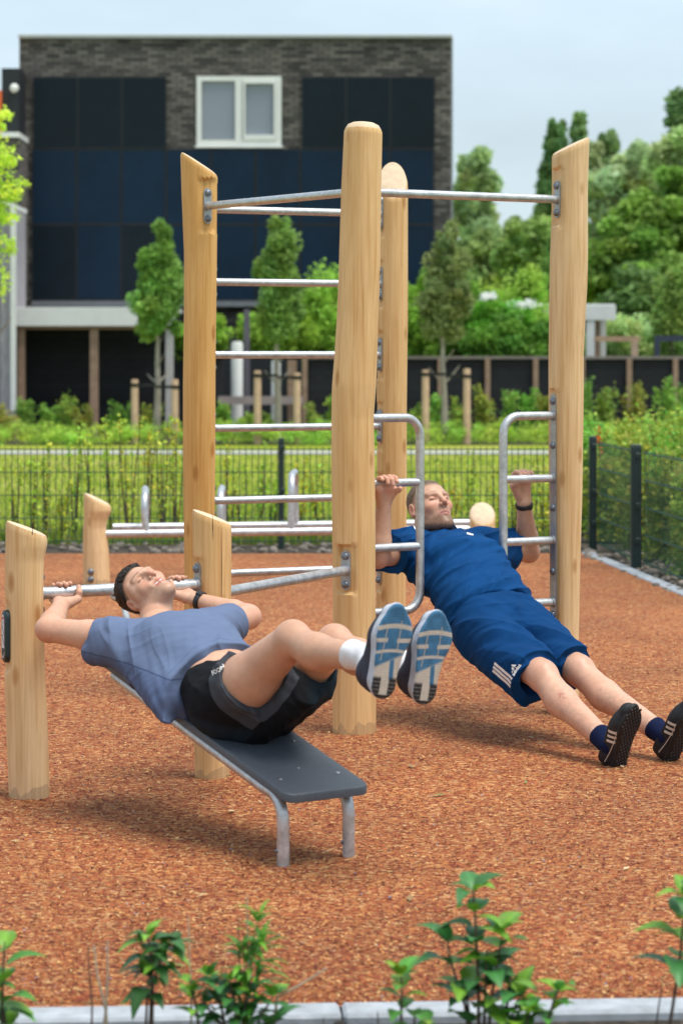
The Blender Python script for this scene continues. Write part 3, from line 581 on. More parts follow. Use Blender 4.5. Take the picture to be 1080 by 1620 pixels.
def dark_fence():
    Y = 45.0; t = thing('plank_fence', 'long black horizontal plank fence with brown posts on the right', 'fence', (wx(800, Y), Y, 0))
    mb = MB(); pbox(mb, 478, 1330, 568, 692, Y, .05); mb.build('planks', M_blackw, t); mb = MB(); pbox(mb, 478, 1330, 563.5, 567.8, Y - .06, .16); mb.build('cap_rail', simple('cap_rail', (.24, .20, .18), .8), t)
    for px in (482, 545, 620, 696, 771, 847, 921, 995, 1068, 1142): mb = MB(); pbox(mb, px - 4, px + 4, 567.9, 690, Y - .09, .08); mb.build('post', M_postw, t)
    t = thing('plank_fence', 'short black plank fence between the carport and the white columns', 'fence', (wx(320, Y), Y, 0)); mb = MB(); pbox(mb, 300, 352, 562, 692, Y, .05); mb.build('planks', M_blackw, t); mb = MB(); pbox(mb, 300, 354, 561, 565, Y - .05, .12); mb.build('cap_rail', simple('pale_rail', (.33, .33, .33), .7), t)
    # low garden screen with rail and two white columns
    t = thing('garden_screen', 'low dark garden screen with a grey brown rail', 'garden screen', (wx(415, Y), Y, 0)); mb = MB(); pbox(mb, 353, 477, 566, 690, Y + 1.5, .05); mb.build('screen', simple('dark_mesh', (.012, .016, .018), .8), t); mb = MB(); pbox(mb, 345, 480, 627, 640, Y - .1, .08); mb.build('rail', simple('weathered_rail', (.33, .27, .25), .8), t)
    mb = MB(); pbox(mb, 455, 469, 570, 690, Y + .05, .12); mb.build('post', M_postw, t)
    for a, b_, c, d, lb in ((364, 383, 540, 690, 'thick white round column behind the low garden screen'), (428, 443, 570, 690, 'thinner white column beside the staked tree')):
        mb = MB(); x = wx((a + b_) / 2, Y); mb.tube([(x, Y + .4, -.02), (x, Y + .4, wz(c + 6, Y)), (x, Y + .4, wz(c, Y))], [wx(b_, Y) - x, wx(b_, Y) - x, (wx(b_, Y) - x) * .8], 14); tag(mb.build('column', M_white, None, loc=(x, Y + .4, 0), smooth=True), lb, 'column')
    mb = MB(); x = wx(388, Y); mb.box((x, Y + .7, 1.15), (.11, .11, 2.4), bev=.01); tag(mb.build('post', simple('slate_post', (.12, .11, .14), .7), None, loc=(x, Y + .7, 0)), 'slim slate grey post beside the thick white column', 'post')
dark_fence()
def far_pergolas():
    Y = 49.0; t = thing('white_pergola', 'white pergola corner with columns above the black fence', 'pergola', (wx(945, Y), Y, 0)); mb = MB(); pbox(mb, 850, 973.5, 483, 506, Y, .14); pbox(mb, 850, 972, 481, 486, Y + .15, 2.5); mb.build('roof', M_white, t)
    for a, b_ in ((927, 940), (949, 957.5)): mb = MB(); pbox(mb, a, b_, 506.5, 677, Y + (.02 if a < 940 else 1.4), .14); mb.build('column', M_white, t)
    mb = MB(); pbox(mb, 941, 948, 507, 677, Y + .5, .1); mb.build('post', M_postw, t)
    Y = 47.5; t = thing('timber_pergola', 'brown timber pergola frame above the black fence', 'pergola', (wx(985, Y), Y, 0)); mb = MB(); pbox(mb, 940, 1012, 532, 540, Y, .12); mb.build('beam', simple('tan_timber', (.46, .30, .19), .8, var=.15), t); mb = MB(); pbox(mb, 998, 1009, 540.2, 680, Y, .12); mb.build('post', simple('tan_post', (.50, .35, .24), .8, var=.15), t)
    t = thing('swing_frame', 'dark slate frame at the right above the black fence', 'frame', (wx(1060, Y), Y, 0)); mb = MB(); pbox(mb, 1035, 1150, 531, 540, Y, .12); mb.build('beam', simple('slate_beam', (.035, .045, .075), .6), t); mb = MB(); pbox(mb, 1035, 1043, 540.2, 680, Y, .12); mb.build('post', simple('slate_leg', (.035, .045, .075), .6), t)
far_pergolas()
# ------------------------------------------------------------------ trees, shrubs, saplings
M_leaf = vcol_mat('leaves', .55, var=.1, nscale=3, translucent=.42, spec=.3); M_bark = simple('bark', (.17, .125, .095), .9, var=.3, nscale=12, bmp=.5, bscale=40); M_barkp = simple('pale_bark', (.33, .29, .25), .9, var=.25, nscale=10); M_twig = simple('twig', (.12, .075, .05), .85, var=.3, nscale=30)
def leaf_cloud(rs, cen, rad, n, size, colr, clump=40, cr=.3, shell=.55, squash=1.0, cvar=.35, taper=0.0):
    """leaf quads gathered in clumps filling an uneven ellipsoid"""
    cen = np.array(cen); rad = np.array(rad); n = int(n * 1.7); size = size * .74; cr = cr * 1.3; d = rs.randn(clump, 3); d /= np.linalg.norm(d, axis=1)[:, None]; rr = (shell + (1 - shell) * rs.rand(clump)) * (.82 + .3 * rs.rand(clump))
    cc = d * rr[:, None]; 
    if taper: cc[:, :2] *= (1 - taper * (cc[:, 2:3] * .5 + .5))
    tone = (1 - cvar / 2 + cvar * rs.rand(clump)); hue = rs.randn(clump) * .022; crr = cr * (.6 + .8 * rs.rand(clump))
    ci = rs.randint(0, clump, n); g = rs.randn(n, 3); g = g / np.linalg.norm(g, axis=1)[:, None] * rs.rand(n, 1) ** .45 * crr[ci][:, None]
    p = cen + (cc[ci] + g * (1, 1, .8)) * rad
    nn = rs.randn(n, 3) + np.array([0, -.3, .9]); nn /= np.linalg.norm(nn, axis=1)[:, None]; t = np.cross(nn, rs.randn(n, 3)); t /= np.linalg.norm(t, axis=1)[:, None]; b_ = np.cross(nn, t)
    s = size * (.6 + .8 * rs.rand(n, 1)); V = np.stack([p - t * s * .55, p - b_ * s * .30 + nn * s * .06, p + t * s * .55, p + b_ * s * .30 + nn * s * .06], 1).reshape(-1, 3)
    c = np.array(colr)[None] * 2.5 * tone[ci][:, None] * (.8 + .4 * rs.rand(n, 1)); c[:, 0] *= 1 + hue[ci] * 3; c[:, 2] *= 1 - hue[ci] * 2; c = c * (1.30, 1.12, 1.2)
    return V, np.repeat(np.clip(c, 0, 1), 4, 0)
def cloud_mesh(name, parts, parent, mat=None):
    V = np.concatenate([p[0] for p in parts]); c = np.concatenate([p[1] for p in parts]); return link_mesh(name, np_mesh(name, V, np.arange(len(V)).reshape(-1, 4), c, False), mat or M_leaf, parent)
def trunk_mesh(parent, base, top, r, seed, limbs=5, spread=.5, mat=None, z0=.35):
    rg = random.Random(seed); base = np.array(base, float); top = np.array(top, float); pts = []; n = 9; wob = np.zeros(3); H_ = top[2] - base[2]
    for i in range(n): q = i / (n - 1); pts.append(base * (1 - q) + top * q + wob); wob = wob + np.array([rg.uniform(-1, 1), rg.uniform(-1, 1), 0]) * H_ * .006
    pts[0][2] -= .05; mb = MB(); mb.tube(pts, [r * (1.15 - .95 * i / (n - 1)) for i in range(n)], 9)
    for k in range(limbs):
        q = z0 + (1 - z0) * (k + .5) / limbs * .9; p = pts[int(q * (n - 1))]; a = k * 2.4 + rg.random(); l = spread * (1.1 - q * .7); e = p + np.array([math.cos(a) * l, math.sin(a) * l, l * rg.uniform(.7, 1.2)]); m_ = (p + e) / 2 + np.array([0, 0, -.08 * l]); mb.tube([p, m_, e], [r * .5 * (1.2 - q), r * .33 * (1.2 - q), r * .12], 6)
    return mb.build('trunk', mat or M_bark, parent, smooth=True)
def tree(name, label, px, Y, py_top, py_bot, wpx, n, size, colr, seed, blobs=None, group=None, taper=0, bark=None, trunk_r=.06, shell=.45, cr=.34, clump=60, cvar=.4, lean=0, cat='tree'):
    """blobs: list of (px, py_top, py_bot, width px) crowns at depth Y"""
    x = wx(px, Y); rs = np.random.RandomState(seed); t = thing(name, label, cat, (x, Y, 0), group); bl = blobs or [(px, py_top, py_bot, wpx)]; parts = []; area = sum((b[2] - b[1]) * b[3] for b in bl)
    for (bx, b0, b1, bw) in bl:
        zt, zb = wz(b0, Y), wz(b1, Y); rx = bw / 2 * Y / FPX; f = (b1 - b0) * bw / area
        parts.append(leaf_cloud(rs, ((bx - CX) * Y / FPX, Y + rs.uniform(-.2, .2) * rx, (zt + zb) / 2), (rx, rx * .9, (zt - zb) / 2), int(n * f), size, colr, max(14, int(clump * f * 1.3)), cr, shell, cvar=cvar, taper=taper))
    trunk_mesh(t, (x, Y, 0), ((bl[0][0] - CX) * Y / FPX, Y, wz(bl[0][1] + (bl[0][2] - bl[0][1]) * .25, Y)), trunk_r, seed, 6, bl[0][3] / 2 * Y / FPX * .8, bark)
    cloud_mesh('crown', parts, t); return t
# young staked trees on the verge
def stakes(px0, px1, ptop0, ptop1, Y, band, tpx, lab):
    for px, pt, side in ((px0, ptop0, 'left'), (px1, ptop1, 'right')):
        x = wx(px, Y); z = wz(pt, Y); mb = MB(); mb.tube([(x, Y - .2, -.05), (x, Y - .2, z - .02), (x, Y - .2, z)], [.065, .06, .05], 12); o = mb.build('tree_stake', M_stake, None, loc=(x, Y - .2, 0), smooth=True); tag(o, f'round timber stake on the {side} of {lab}', 'tree stake', 'stakes beside the young trees')
        m2 = MB(); xt = wx(tpx, Y); zb = wz(band + (3 if side == 'right' else 0), Y); m2.box(((x + xt) / 2, Y - .16, zb), (abs(xt - x), .02, .05)); m2.tube([(x, Y - .2, zb - .03), (x, Y - .2, zb + .03)], .068, 12); m2.build('strap', M_band0, o)
M_band0 = simple('black_webbing', (.012, .013, .014), .8)
tree('young_tree', 'small cone shaped tree in front of the carport roof', 248, 42.5, 350, 535, 92, 9000, .11, (.085, .175, .035), 11, taper=.0, bark=M_barkp, trunk_r=.065, blobs=[(250, 425, 535, 72), (256, 385, 470, 58), (258, 350, 420, 32), (230, 400, 440, 24), (278, 410, 460, 22)])
tree('young_tree', 'upright young tree behind the ladder rungs', 440, 42.0, 340, 535, 96, 9500, .11, (.085, .16, .035), 12, bark=M_barkp, trunk_r=.065, blobs=[(438, 420, 530, 74), (444, 375, 470, 66), (447, 338, 410, 40), (413, 405, 455, 24)])
tree('young_tree', 'thin brownish young tree right of the rear timber post', 704, 42.0, 355, 560, 100, 6500, .10, (.095, .135, .045), 13, bark=M_barkp, trunk_r=.06, shell=.3, cr=.3, blobs=[(700, 420, 545, 80), (704, 375, 470, 72), (706, 352, 420, 38), (732, 430, 500, 46)])
stakes(215, 278, 600, 600, 42.4, 609, 248, 'the cone shaped tree'); stakes(408, 470, 586, 590, 41.9, 594, 440, 'the tree behind the ladder'); stakes(672, 737, 585, 583, 41.9, 592, 704, 'the thin brownish tree')
# bright shrubs and low trees between the fences and houses
for i, (px, b0, b1, wd, Y, colr, lb) in enumerate((
    (310, 495, 570, 90, 47.6, (.12, .30, .025), 'bright green bush left of the white column'), (500, 425, 600, 110, 48.0, (.13, .32, .030), 'tall bright green bush behind the second young tree'), (430, 470, 575, 110, 47.5, (.12, .29, .025), 'bright green bush between the white columns'),
    (548, 400, 590, 110, 48.5, (.11, .27, .028), 'green bush hidden behind the tallest post'), (655, 430, 580, 90, 47.4, (.10, .27, .022), 'bright bush right of the rear post'), (745, 455, 580, 110, 47.4, (.075, .23, .020), 'wide green bush above the black fence'),
    (815, 415, 575, 110, 48.0, (.15, .34, .035), 'yellow green young tree above the black fence'), (845, 500, 585, 90, 46.6, (.065, .21, .020), 'dense green bush left of the right hand post'), (780, 490, 585, 90, 46.4, (.060, .20, .018), 'low dense bush behind the black fence'))):
    tree('bush', lb, px, Y, b0, b1, wd, 9000, .11, (colr[0] * .92, colr[1] * .70, colr[2]), 30 + i, blobs=[(px, b0 + 15, b1, wd), (px - wd * .2, b0 + 30, b1, wd * .6), (px + wd * .22, b0, b1 - 30, wd * .55)], trunk_r=.05, cat='bush')
tree('bush', 'pale feathery bush right of the white pergola', 985, 52, 495, 600, 130, 9000, .12, (.17, .26, .10), 44, blobs=[(990, 500, 590, 110), (1035, 520, 590, 90), (945, 525, 590, 60)], trunk_r=.05, cat='bush')
tree('bush', 'yellowish bush at the far right above the fence', 1066, 50, 420, 570, 70, 5000, .12, (.10, .18, .04), 45, blobs=[(1066, 430, 570, 60), (1080, 410, 520, 50)], trunk_r=.05, cat='bush')
# added shrub, its white flecks stand in for white shapes behind the bushes
def white_flecks():
    rs = np.random.RandomState(5); parts = []
    for (px, py, w_) in ((735, 480, 22), (775, 470, 26), (830, 480, 40), (815, 502, 18), (742, 486, 10)): parts.append(leaf_cloud(rs, (wx(px, 46.6), 46.6, wz(py, 46.6)), (w_ * 46.6 / FPX / 2, .25, .10), 110, .09, (.72, .70, .72), 10, .5))
    t = thing('flecked_shrub', 'shrub with white flecks standing in for white shapes among the green bushes', 'shrub', (wx(780, 46.6), 46.6, 0)); cloud_mesh('white_flecks', parts, t)
    cloud_mesh('foliage', [leaf_cloud(rs, (wx(785, 46.8), 46.8, wz(505, 46.8)), (.75, .4, .40), 2500, .12, (.07, .2, .02), 40)], t); trunk_mesh(t, (wx(785, 46.8), 46.8, 0), (wx(785, 46.8), 46.8, wz(500, 46.8)), .05, 2, 4, .4)
white_flecks()
# large trees
for i, (nm, lb, px, Y, blobs, n, sz, colr) in enumerate((
    ('poplar_tree', 'tall pale poplar beside the brick house', 756, 95, [(757, 300, 400, 70), (757, 235, 330, 60), (735, 262, 350, 42), (765, 340, 440, 80)], 8000, .42, (.13, .20, .09)),
    ('conifer_tree', 'narrow dark tree left of the slanted timber post', 872, 78, [(874, 240, 345, 46), (880, 188, 270, 34), (866, 300, 400, 60)], 6000, .28, (.065, .13, .045)),
    ('poplar_tree', 'slim leafy treetop just above the slanted timber post', 914, 82, [(914, 183, 250, 28), (920, 225, 320, 40)], 2600, .30, (.085, .16, .06)),
    ('poplar_tree', 'slim treetop right of the slanted timber post', 964, 84, [(964, 206, 250, 32), (960, 240, 340, 50)], 2600, .30, (.09, .16, .06)),
    ('willow_tree', 'grey green rounded willow on the right', 985, 76, [(970, 250, 370, 100), (1010, 222, 340, 90), (935, 235, 350, 60), (980, 310, 430, 130)], 14000, .28, (.18, .25, .13)),
    ('poplar_tree', 'dark tree at the top right corner', 1078, 72, [(1074, 150, 225, 40), (1085, 200, 300, 70)], 5000, .28, (.07, .14, .05)),
    ('willow_tree', 'pale green tall tree at the right edge', 1070, 66, [(1070, 205, 330, 80), (1095, 240, 400, 90)], 8000, .26, (.15, .23, .09)),
    ('broadleaf_tree', 'large dense green tree on the right', 1010, 62, [(1020, 305, 420, 120), (965, 350, 470, 110), (1055, 285, 400, 100), (1000, 380, 500, 170), (1060, 370, 480, 120), (940, 400, 490, 90), (1075, 250, 330, 70)], 26000, .24, (.085, .165, .030)),
    ('broadleaf_tree', 'rounded mid green tree left of the slanted timber post', 838, 70, [(845, 335, 450, 90), (815, 360, 470, 80), (870, 350, 460, 70), (860, 400, 510, 110)], 13000, .26, (.10, .175, .042)),
    ('broadleaf_tree', 'soft green tree below the tall poplar', 765, 74, [(755, 372, 480, 100), (725, 380, 480, 60), (795, 380, 470, 70), (820, 330, 400, 50)], 10000, .26, (.10, .165, .055)),
    ('broadleaf_tree', 'dark green tree low in the gap behind the post', 900, 64, [(905, 330, 470, 70), (880, 420, 540, 100), (930, 430, 540, 100)], 9000, .24, (.075, .15, .032)),
    ('broadleaf_tree', 'dark low tree under the large dense tree', 1010, 60, [(1000, 440, 560, 130), (1060, 440, 560, 110)], 9000, .24, (.055, .11, .028)))):
    tree(nm, lb, px, Y, blobs[0][1], blobs[0][2], blobs[0][3], n, sz, colr, 60 + i, blobs=blobs, trunk_r=.16, clump=90, cr=.30, cvar=.5)
def woodline():
    rs = np.random.RandomState(9); parts = []
    for i in range(46):
        x = -60 + i * 3.2 + rs.uniform(-1, 1); h = rs.uniform(3.2, 4.6) if x < 16 else rs.uniform(4.6, 6.5); parts.append(leaf_cloud(rs, (x, 118 + rs.uniform(-3, 3), h * .5), (3.4, 2.5, h * .55), 700, .7, (.075, .13, .045), 24, .4))
    tag(cloud_mesh('distant_wood', parts, None), 'distant line of green woodland behind the gardens', 'woodland', kind='stuff')
woodline()
# tree reaching in from the left edge
def left_tree():
    Y = 27.0; t = thing('young_tree', 'bright leaved young tree reaching in from the left edge', 'tree', (wx(-30, Y), Y, 0)); rs = np.random.RandomState(21); parts = []
    for (px, py, w_, h_, n) in ((8, 190, 26, 36, 70), (14, 245, 46, 44, 110), (20, 300, 46, 44, 120), (10, 345, 40, 30, 70), (16, 385, 34, 36, 60), (-20, 250, 60, 160, 500), (-25, 380, 60, 160, 400), (6, 440, 20, 60, 40), (-5, 310, 50, 100, 160)): parts.append(leaf_cloud(rs, (wx(px, Y), Y, wz(py, Y)), (w_ / 2 * Y / FPX, .25, h_ / 2 * Y / FPX), n, .075, (.22, .34, .04), 10, .5, .3))
    trunk_mesh(t, (wx(-30, Y), Y, 0), (wx(-18, Y), Y, wz(180, Y)), .045, 3, 8, .45, M_bark, .45); cloud_mesh('crown', parts, t)
left_tree()
# shrubs at the foot of the black fence and carport
def stemmy(name, label, px, Y, py_top, wpx, n, size, colr, seed, group=None, stems=5, cat='shrub'):
    x = wx(px, Y); rs = np.random.RandomState(seed); t = thing(name, label, cat, (x, Y, 0), group); h = wz(py_top, Y); hw = wpx / 2 * Y / FPX; mb = MB(); parts = []
    for k in range(stems):
        a = rs.uniform(0, 6.28); l = hw * rs.uniform(.15, 1.0); hh = h * rs.uniform(.6, 1.0) if k else h; top = np.array([x + math.cos(a) * l, Y + math.sin(a) * l, hh]); b_ = np.array([x + math.cos(a) * l * .15, Y + math.sin(a) * l * .15, -.03]); mid = (top + b_) / 2 + np.array([rs.uniform(-1, 1), rs.uniform(-1, 1), 0]) * hw * .12
        mb.tube([b_, mid, top], [.006 + .004 * h, .005 + .002 * h, .002], 5); m = int(n / stems); q = rs.rand(m) ** .8; p = np.where(q[:, None] < .5, b_ + (mid - b_) * (q * 2)[:, None], mid + (top - mid) * (q * 2 - 1)[:, None]); p = p + rs.randn(m, 3) * (hw * .26 * (1.15 - q * .6))[:, None] * (1, 1, .7); p[:, 2] = np.maximum(p[:, 2], .02)
        nn = rs.randn(m, 3) + (0, -.3, .8); nn /= np.linalg.norm(nn, axis=1)[:, None]; tt = np.cross(nn, rs.randn(m, 3)); tt /= np.linalg.norm(tt, axis=1)[:, None]; bb = np.cross(nn, tt); s = size * (.5 + .8 * rs.rand(m, 1))
        V = np.stack([p - tt * s * .5, p - bb * s * .3, p + tt * s * .5, p + bb * s * .3], 1).reshape(-1, 3); c = np.array(colr) * 1.8 * (.65 + .7 * rs.rand(m, 1)); c[:, 0] *= .9 + .75 * rs.rand(m); parts.append((V, np.repeat(c, 4, 0)))
    mb.build('stems', M_twig, t); cloud_mesh('foliage', parts, t); return t
rg = random.Random(8)
k = 0
for px, top, w_ in ((12, 640, 50), (45, 632, 46), (82, 640, 44), (112, 622, 52), (135, 640, 36), (200, 636, 48), (232, 640, 44), (180, 655, 40), (320, 650, 50), (360, 640, 44), (395, 650, 44), (425, 655, 40), (500, 640, 50), (530, 620, 40), (655, 640, 40), (690, 625, 44), (725, 630, 40), (765, 610, 50), (800, 618, 50), (835, 615, 50), (860, 625, 44), (925, 600, 56), (960, 612, 56), (1010, 606, 56), (1045, 598, 56), (1080, 610, 60)):
    stemmy('shrub', 'leafy shrub in the row at the foot of the black fences', px, 43.4 + rg.uniform(-.6, .6), top, w_, 900, .075, (.13 + rg.uniform(-.03, .05), .25 + rg.uniform(-.04, .05), .04), 100 + k, 'shrubs along the far fences'); k += 1
# low ground cover along the far beds
def cover():
    rs = np.random.RandomState(31); parts = []
    for i in range(60): x = -8.0 + i * .27; parts.append(leaf_cloud(rs, (x, 41.9 + rs.uniform(-.4, .6), .13), (.26, .3, .17 + .1 * rs.rand()), 260, .07, (.12 + .05 * rs.rand(), .25, .035), 12, .5))
    tag(cloud_mesh('ground_cover', parts, None), 'low green ground cover along the far planting strip', 'ground cover', kind='stuff')
cover()
# grass tufts
def tufts():
    rs = np.random.RandomState(41); n = 26000; y = 19.9 + 17 * rs.rand(n) ** 1.8; x = (rs.rand(n) - .5) * 2 * (.15 * y + .3); m = ~((x > 1.9) & (y < 23)); x = x[m]; y = y[m]; n = len(x); h = (.03 + .06 * rs.rand(n)) * (1 + .6 * (y < 21)); a = rs.rand(n) * 6.28; wd = .006 + .004 * rs.rand(n)
    b0 = np.stack([x, y, 0 * x - .02], 1); s = np.stack([np.cos(a), np.sin(a), 0 * a], 1) * wd[:, None]; ln = rs.randn(n, 3) * .02; ln[:, 2] = h; V = np.stack([b0 - s, b0 + s, b0 + ln], 1).reshape(-1, 3)
    c = np.array([(.26, .38, .045)]) * (.6 + .8 * rs.rand(n, 1)); dry = rs.rand(n) < .25; c[dry] = (.38, .34, .13); me = np_mesh('lawn_grass', V, np.arange(n * 3).reshape(-1, 3), np.repeat(c, 3, 0), False); tag(link_mesh('lawn_grass', me, M_leaf), 'tufts of green and straw coloured grass on the lawn', 'grass', kind='stuff')
tufts()
# saplings planted behind the mesh fence
k = 0
for px in (-8, 22, 52, 74, 100, 118, 150, 178, 205, 232, 258, 276, 360, 385, 410, 432, 470, 492, 512, 655, 672, 690, 712, 738, 762, 785, 812, 835, 858):
    Y = 20.0 + rg.uniform(-.15, .6); tall = px > 100 and px < 285; stemmy('sapling', 'thin leafy sapling behind the wire mesh fence', px, Y, (rg.uniform(655, 700) if tall else rg.uniform(690, 775)), rg.uniform(30, 56), 190, .046, (.24 + rg.uniform(-.05, .06), .38, .04), 200 + k, 'saplings behind the mesh fence', 3, 'sapling'); k += 1
# thick shrubs outside the right hand fence
k = 0
for px, Y, top, w_ in ((905, 21.0, 700, 70), (945, 22.5, 668, 110), (985, 21.0, 690, 120), (1030, 22.0, 672, 120), (1075, 21.0, 665, 130), (1120, 20, 655, 130), (960, 20.1, 720, 90), (1010, 19.2, 735, 90), (1050, 18.4, 715, 110), (1100, 18.0, 690, 120), (1040, 24, 650, 120), (955, 25, 652, 90), (1095, 17.0, 735, 90), (1000, 24.5, 655, 110), (1085, 24.0, 640, 100)):
    stemmy('shrub', 'dense yellow green shrub outside the right hand mesh fence', px, Y, top, w_, 2600, .05, (.16 + rg.uniform(-.06, .05), .29 + rg.uniform(-.05, .03), .045), 300 + k, 'shrubs outside the right hand fence', 8); k += 1
stemmy('shrub', 'rust coloured dying twig among the shrubs by the right fence', 950, 20.6, 672, 22, 120, .05, (.40, .12, .03), 330, None, 2)
# pebbles by the back fence
def pebbles():
    rs = random.Random(6); mb = MB()
    for _ in range(300): x = rs.uniform(-3.2, 1.95); y = rs.uniform(18.98, 19.9); s = rs.uniform(.012, .04); mb.dome((x, y, -.012), (rs.uniform(-.3, .3), rs.uniform(-.3, .3), 1), s, s * .9, 7)
    for _ in range(260): q = rs.random(); y = 15 + q * 4.2; x = 2.30 - .105 * (y - 15) / 1 + rs.uniform(-.10, .45); s = rs.uniform(.010, .035); mb.dome((x, y, -.012), (rs.uniform(-.3, .3), rs.uniform(-.3, .3), 1), s, s * .9, 7)
    tag(mb.build('gravel', simple('gravel_stone', (.17, .145, .12), .9, var=.6, nscale=14), smooth=True), 'loose stones scattered on the soil under the mesh fences', 'gravel', kind='stuff')
pebbles()
# ------------------------------------------------------------------ implicit-surface modeller for people, cloth and shoes
_rs = np.random.RandomState(7); _LAT = _rs.rand(32, 32, 32).astype(np.float32)
def vnoise(p):
    """smooth lattice noise in -1..1, p is (...,3)"""
    i = np.floor(p).astype(np.int32); f = (p - i).astype(np.float32); f = f * f * (3 - 2 * f); i &= 31; j = (i + 1) & 31
    x0, y0, z0 = i[..., 0], i[..., 1], i[..., 2]; x1, y1, z1 = j[..., 0], j[..., 1], j[..., 2]; fx, fy, fz = f[..., 0], f[..., 1], f[..., 2]
    a = _LAT[x0, y0, z0] * (1 - fx) + _LAT[x1, y0, z0] * fx; b = _LAT[x0, y1, z0] * (1 - fx) + _LAT[x1, y1, z0] * fx
    c = _LAT[x0, y0, z1] * (1 - fx) + _LAT[x1, y0, z1] * fx; d = _LAT[x0, y1, z1] * (1 - fx) + _LAT[x1, y1, z1] * fx
    return ((a * (1 - fy) + b * fy) * (1 - fz) + (c * (1 - fy) + d * fy) * fz) * 2 - 1
class RC:
    """cone with rounded ends from a (radius ra) to b (rb); squash: radius factor along axis ax; flat: cut square at b"""
    def __init__(s, a, b, ra, rb, k=0.01, op='u', ax=None, sq=1.0, flat=False, rnd=0.0):
        s.a = np.array(a, float); s.b = np.array(b, float); s.ra = ra; s.rb = rb; s.k = k; s.op = op; s.flat = flat
        s.ax = None if ax is None else nrm(ax); s.sq = sq
        if s.ax is not None:
            s.T = np.eye(3) + (1 / sq - 1) * np.outer(s.ax, s.ax)
    def d(s, p):
        q = p - s.a.astype(np.float32); ba = s.b - s.a
        sc_ = 1.0
        if s.ax is not None:
            q = q @ s.T.T.astype(np.float32); ba = s.T @ ba; sc_ = 0.5 + 0.5 * min(s.sq, 1.0) if s.sq < 1 else 1.0
        L2 = float(ba @ ba) + 1e-12; t = np.clip((q @ ba.astype(np.float32)) / np.float32(L2), 0, 1)
        dd = np.sqrt(np.maximum(((q - t[..., None] * ba.astype(np.float32)) ** 2).sum(-1), 1e-12)) - (s.ra + (s.rb - s.ra) * t)
        dd = dd * sc_
        if s.flat:
            n = nrm(s.b - s.a); pl = (p - s.b.astype(np.float32)) @ n.astype(np.float32); dd = np.maximum(dd, pl)
        return dd
class EL:
    """ellipsoid, radii along rows of M"""
    def __init__(s, c, r, M=None, k=0.01, op='u'):
        s.c = np.array(c, float); s.r = np.array(r, float); s.M = np.eye(3) if M is None else np.array(M, float); s.k = k; s.op = op
    def d(s, p):
        q = (p - s.c.astype(np.float32)) @ s.M.T.astype(np.float32); r = s.r.astype(np.float32)
        k0 = np.sqrt(((q / r) ** 2).sum(-1)) + 1e-6; k1 = np.sqrt(((q / (r * r)) ** 2).sum(-1)) + 1e-6
        return k0 * (k0 - 1) / k1
class HS:
    """half space: inside where (p-c).n < 0"""
    def __init__(s, c, n, k=0.004, op='i', bend=None):
        s.c = np.array(c, float); s.n = nrm(n); s.k = k; s.op = op; s.bend = bend
    def d(s, p):
        d = (p - s.c.astype(np.float32)) @ s.n.astype(np.float32)
        if s.bend is not None: d = d + s.bend * vnoise(p * 14.0)
        return d
class BX:
    def __init__(s, c, h, M, rd=0.005, k=0.005, op='u'):
        s.c = np.array(c, float); s.h = np.array(h, float); s.M = np.array(M, float); s.rd = rd; s.k = k; s.op = op
    def d(s, p):
        q = np.abs((p - s.c.astype(np.float32)) @ s.M.T.astype(np.float32)) - (s.h - s.rd).astype(np.float32)
        return np.sqrt((np.maximum(q, 0) ** 2).sum(-1)) + np.minimum(q.max(-1), 0) - s.rd
def comb(D, d, k, op):
    if op == 'u':
        h = np.maximum(k - np.abs(D - d), 0) / k; return np.minimum(D, d) - h * h * k * 0.25
    if op == 's': d = -d
    h = np.maximum(k - np.abs(D - d), 0) / k; return np.maximum(D, d) + h * h * k * 0.25
def sdf_eval(prims, p):
    D = np.full(p.shape[:-1], 0.5, np.float32)
    for q in prims: D = comb(D, q.d(p).astype(np.float32), q.k, q.op)
    return D
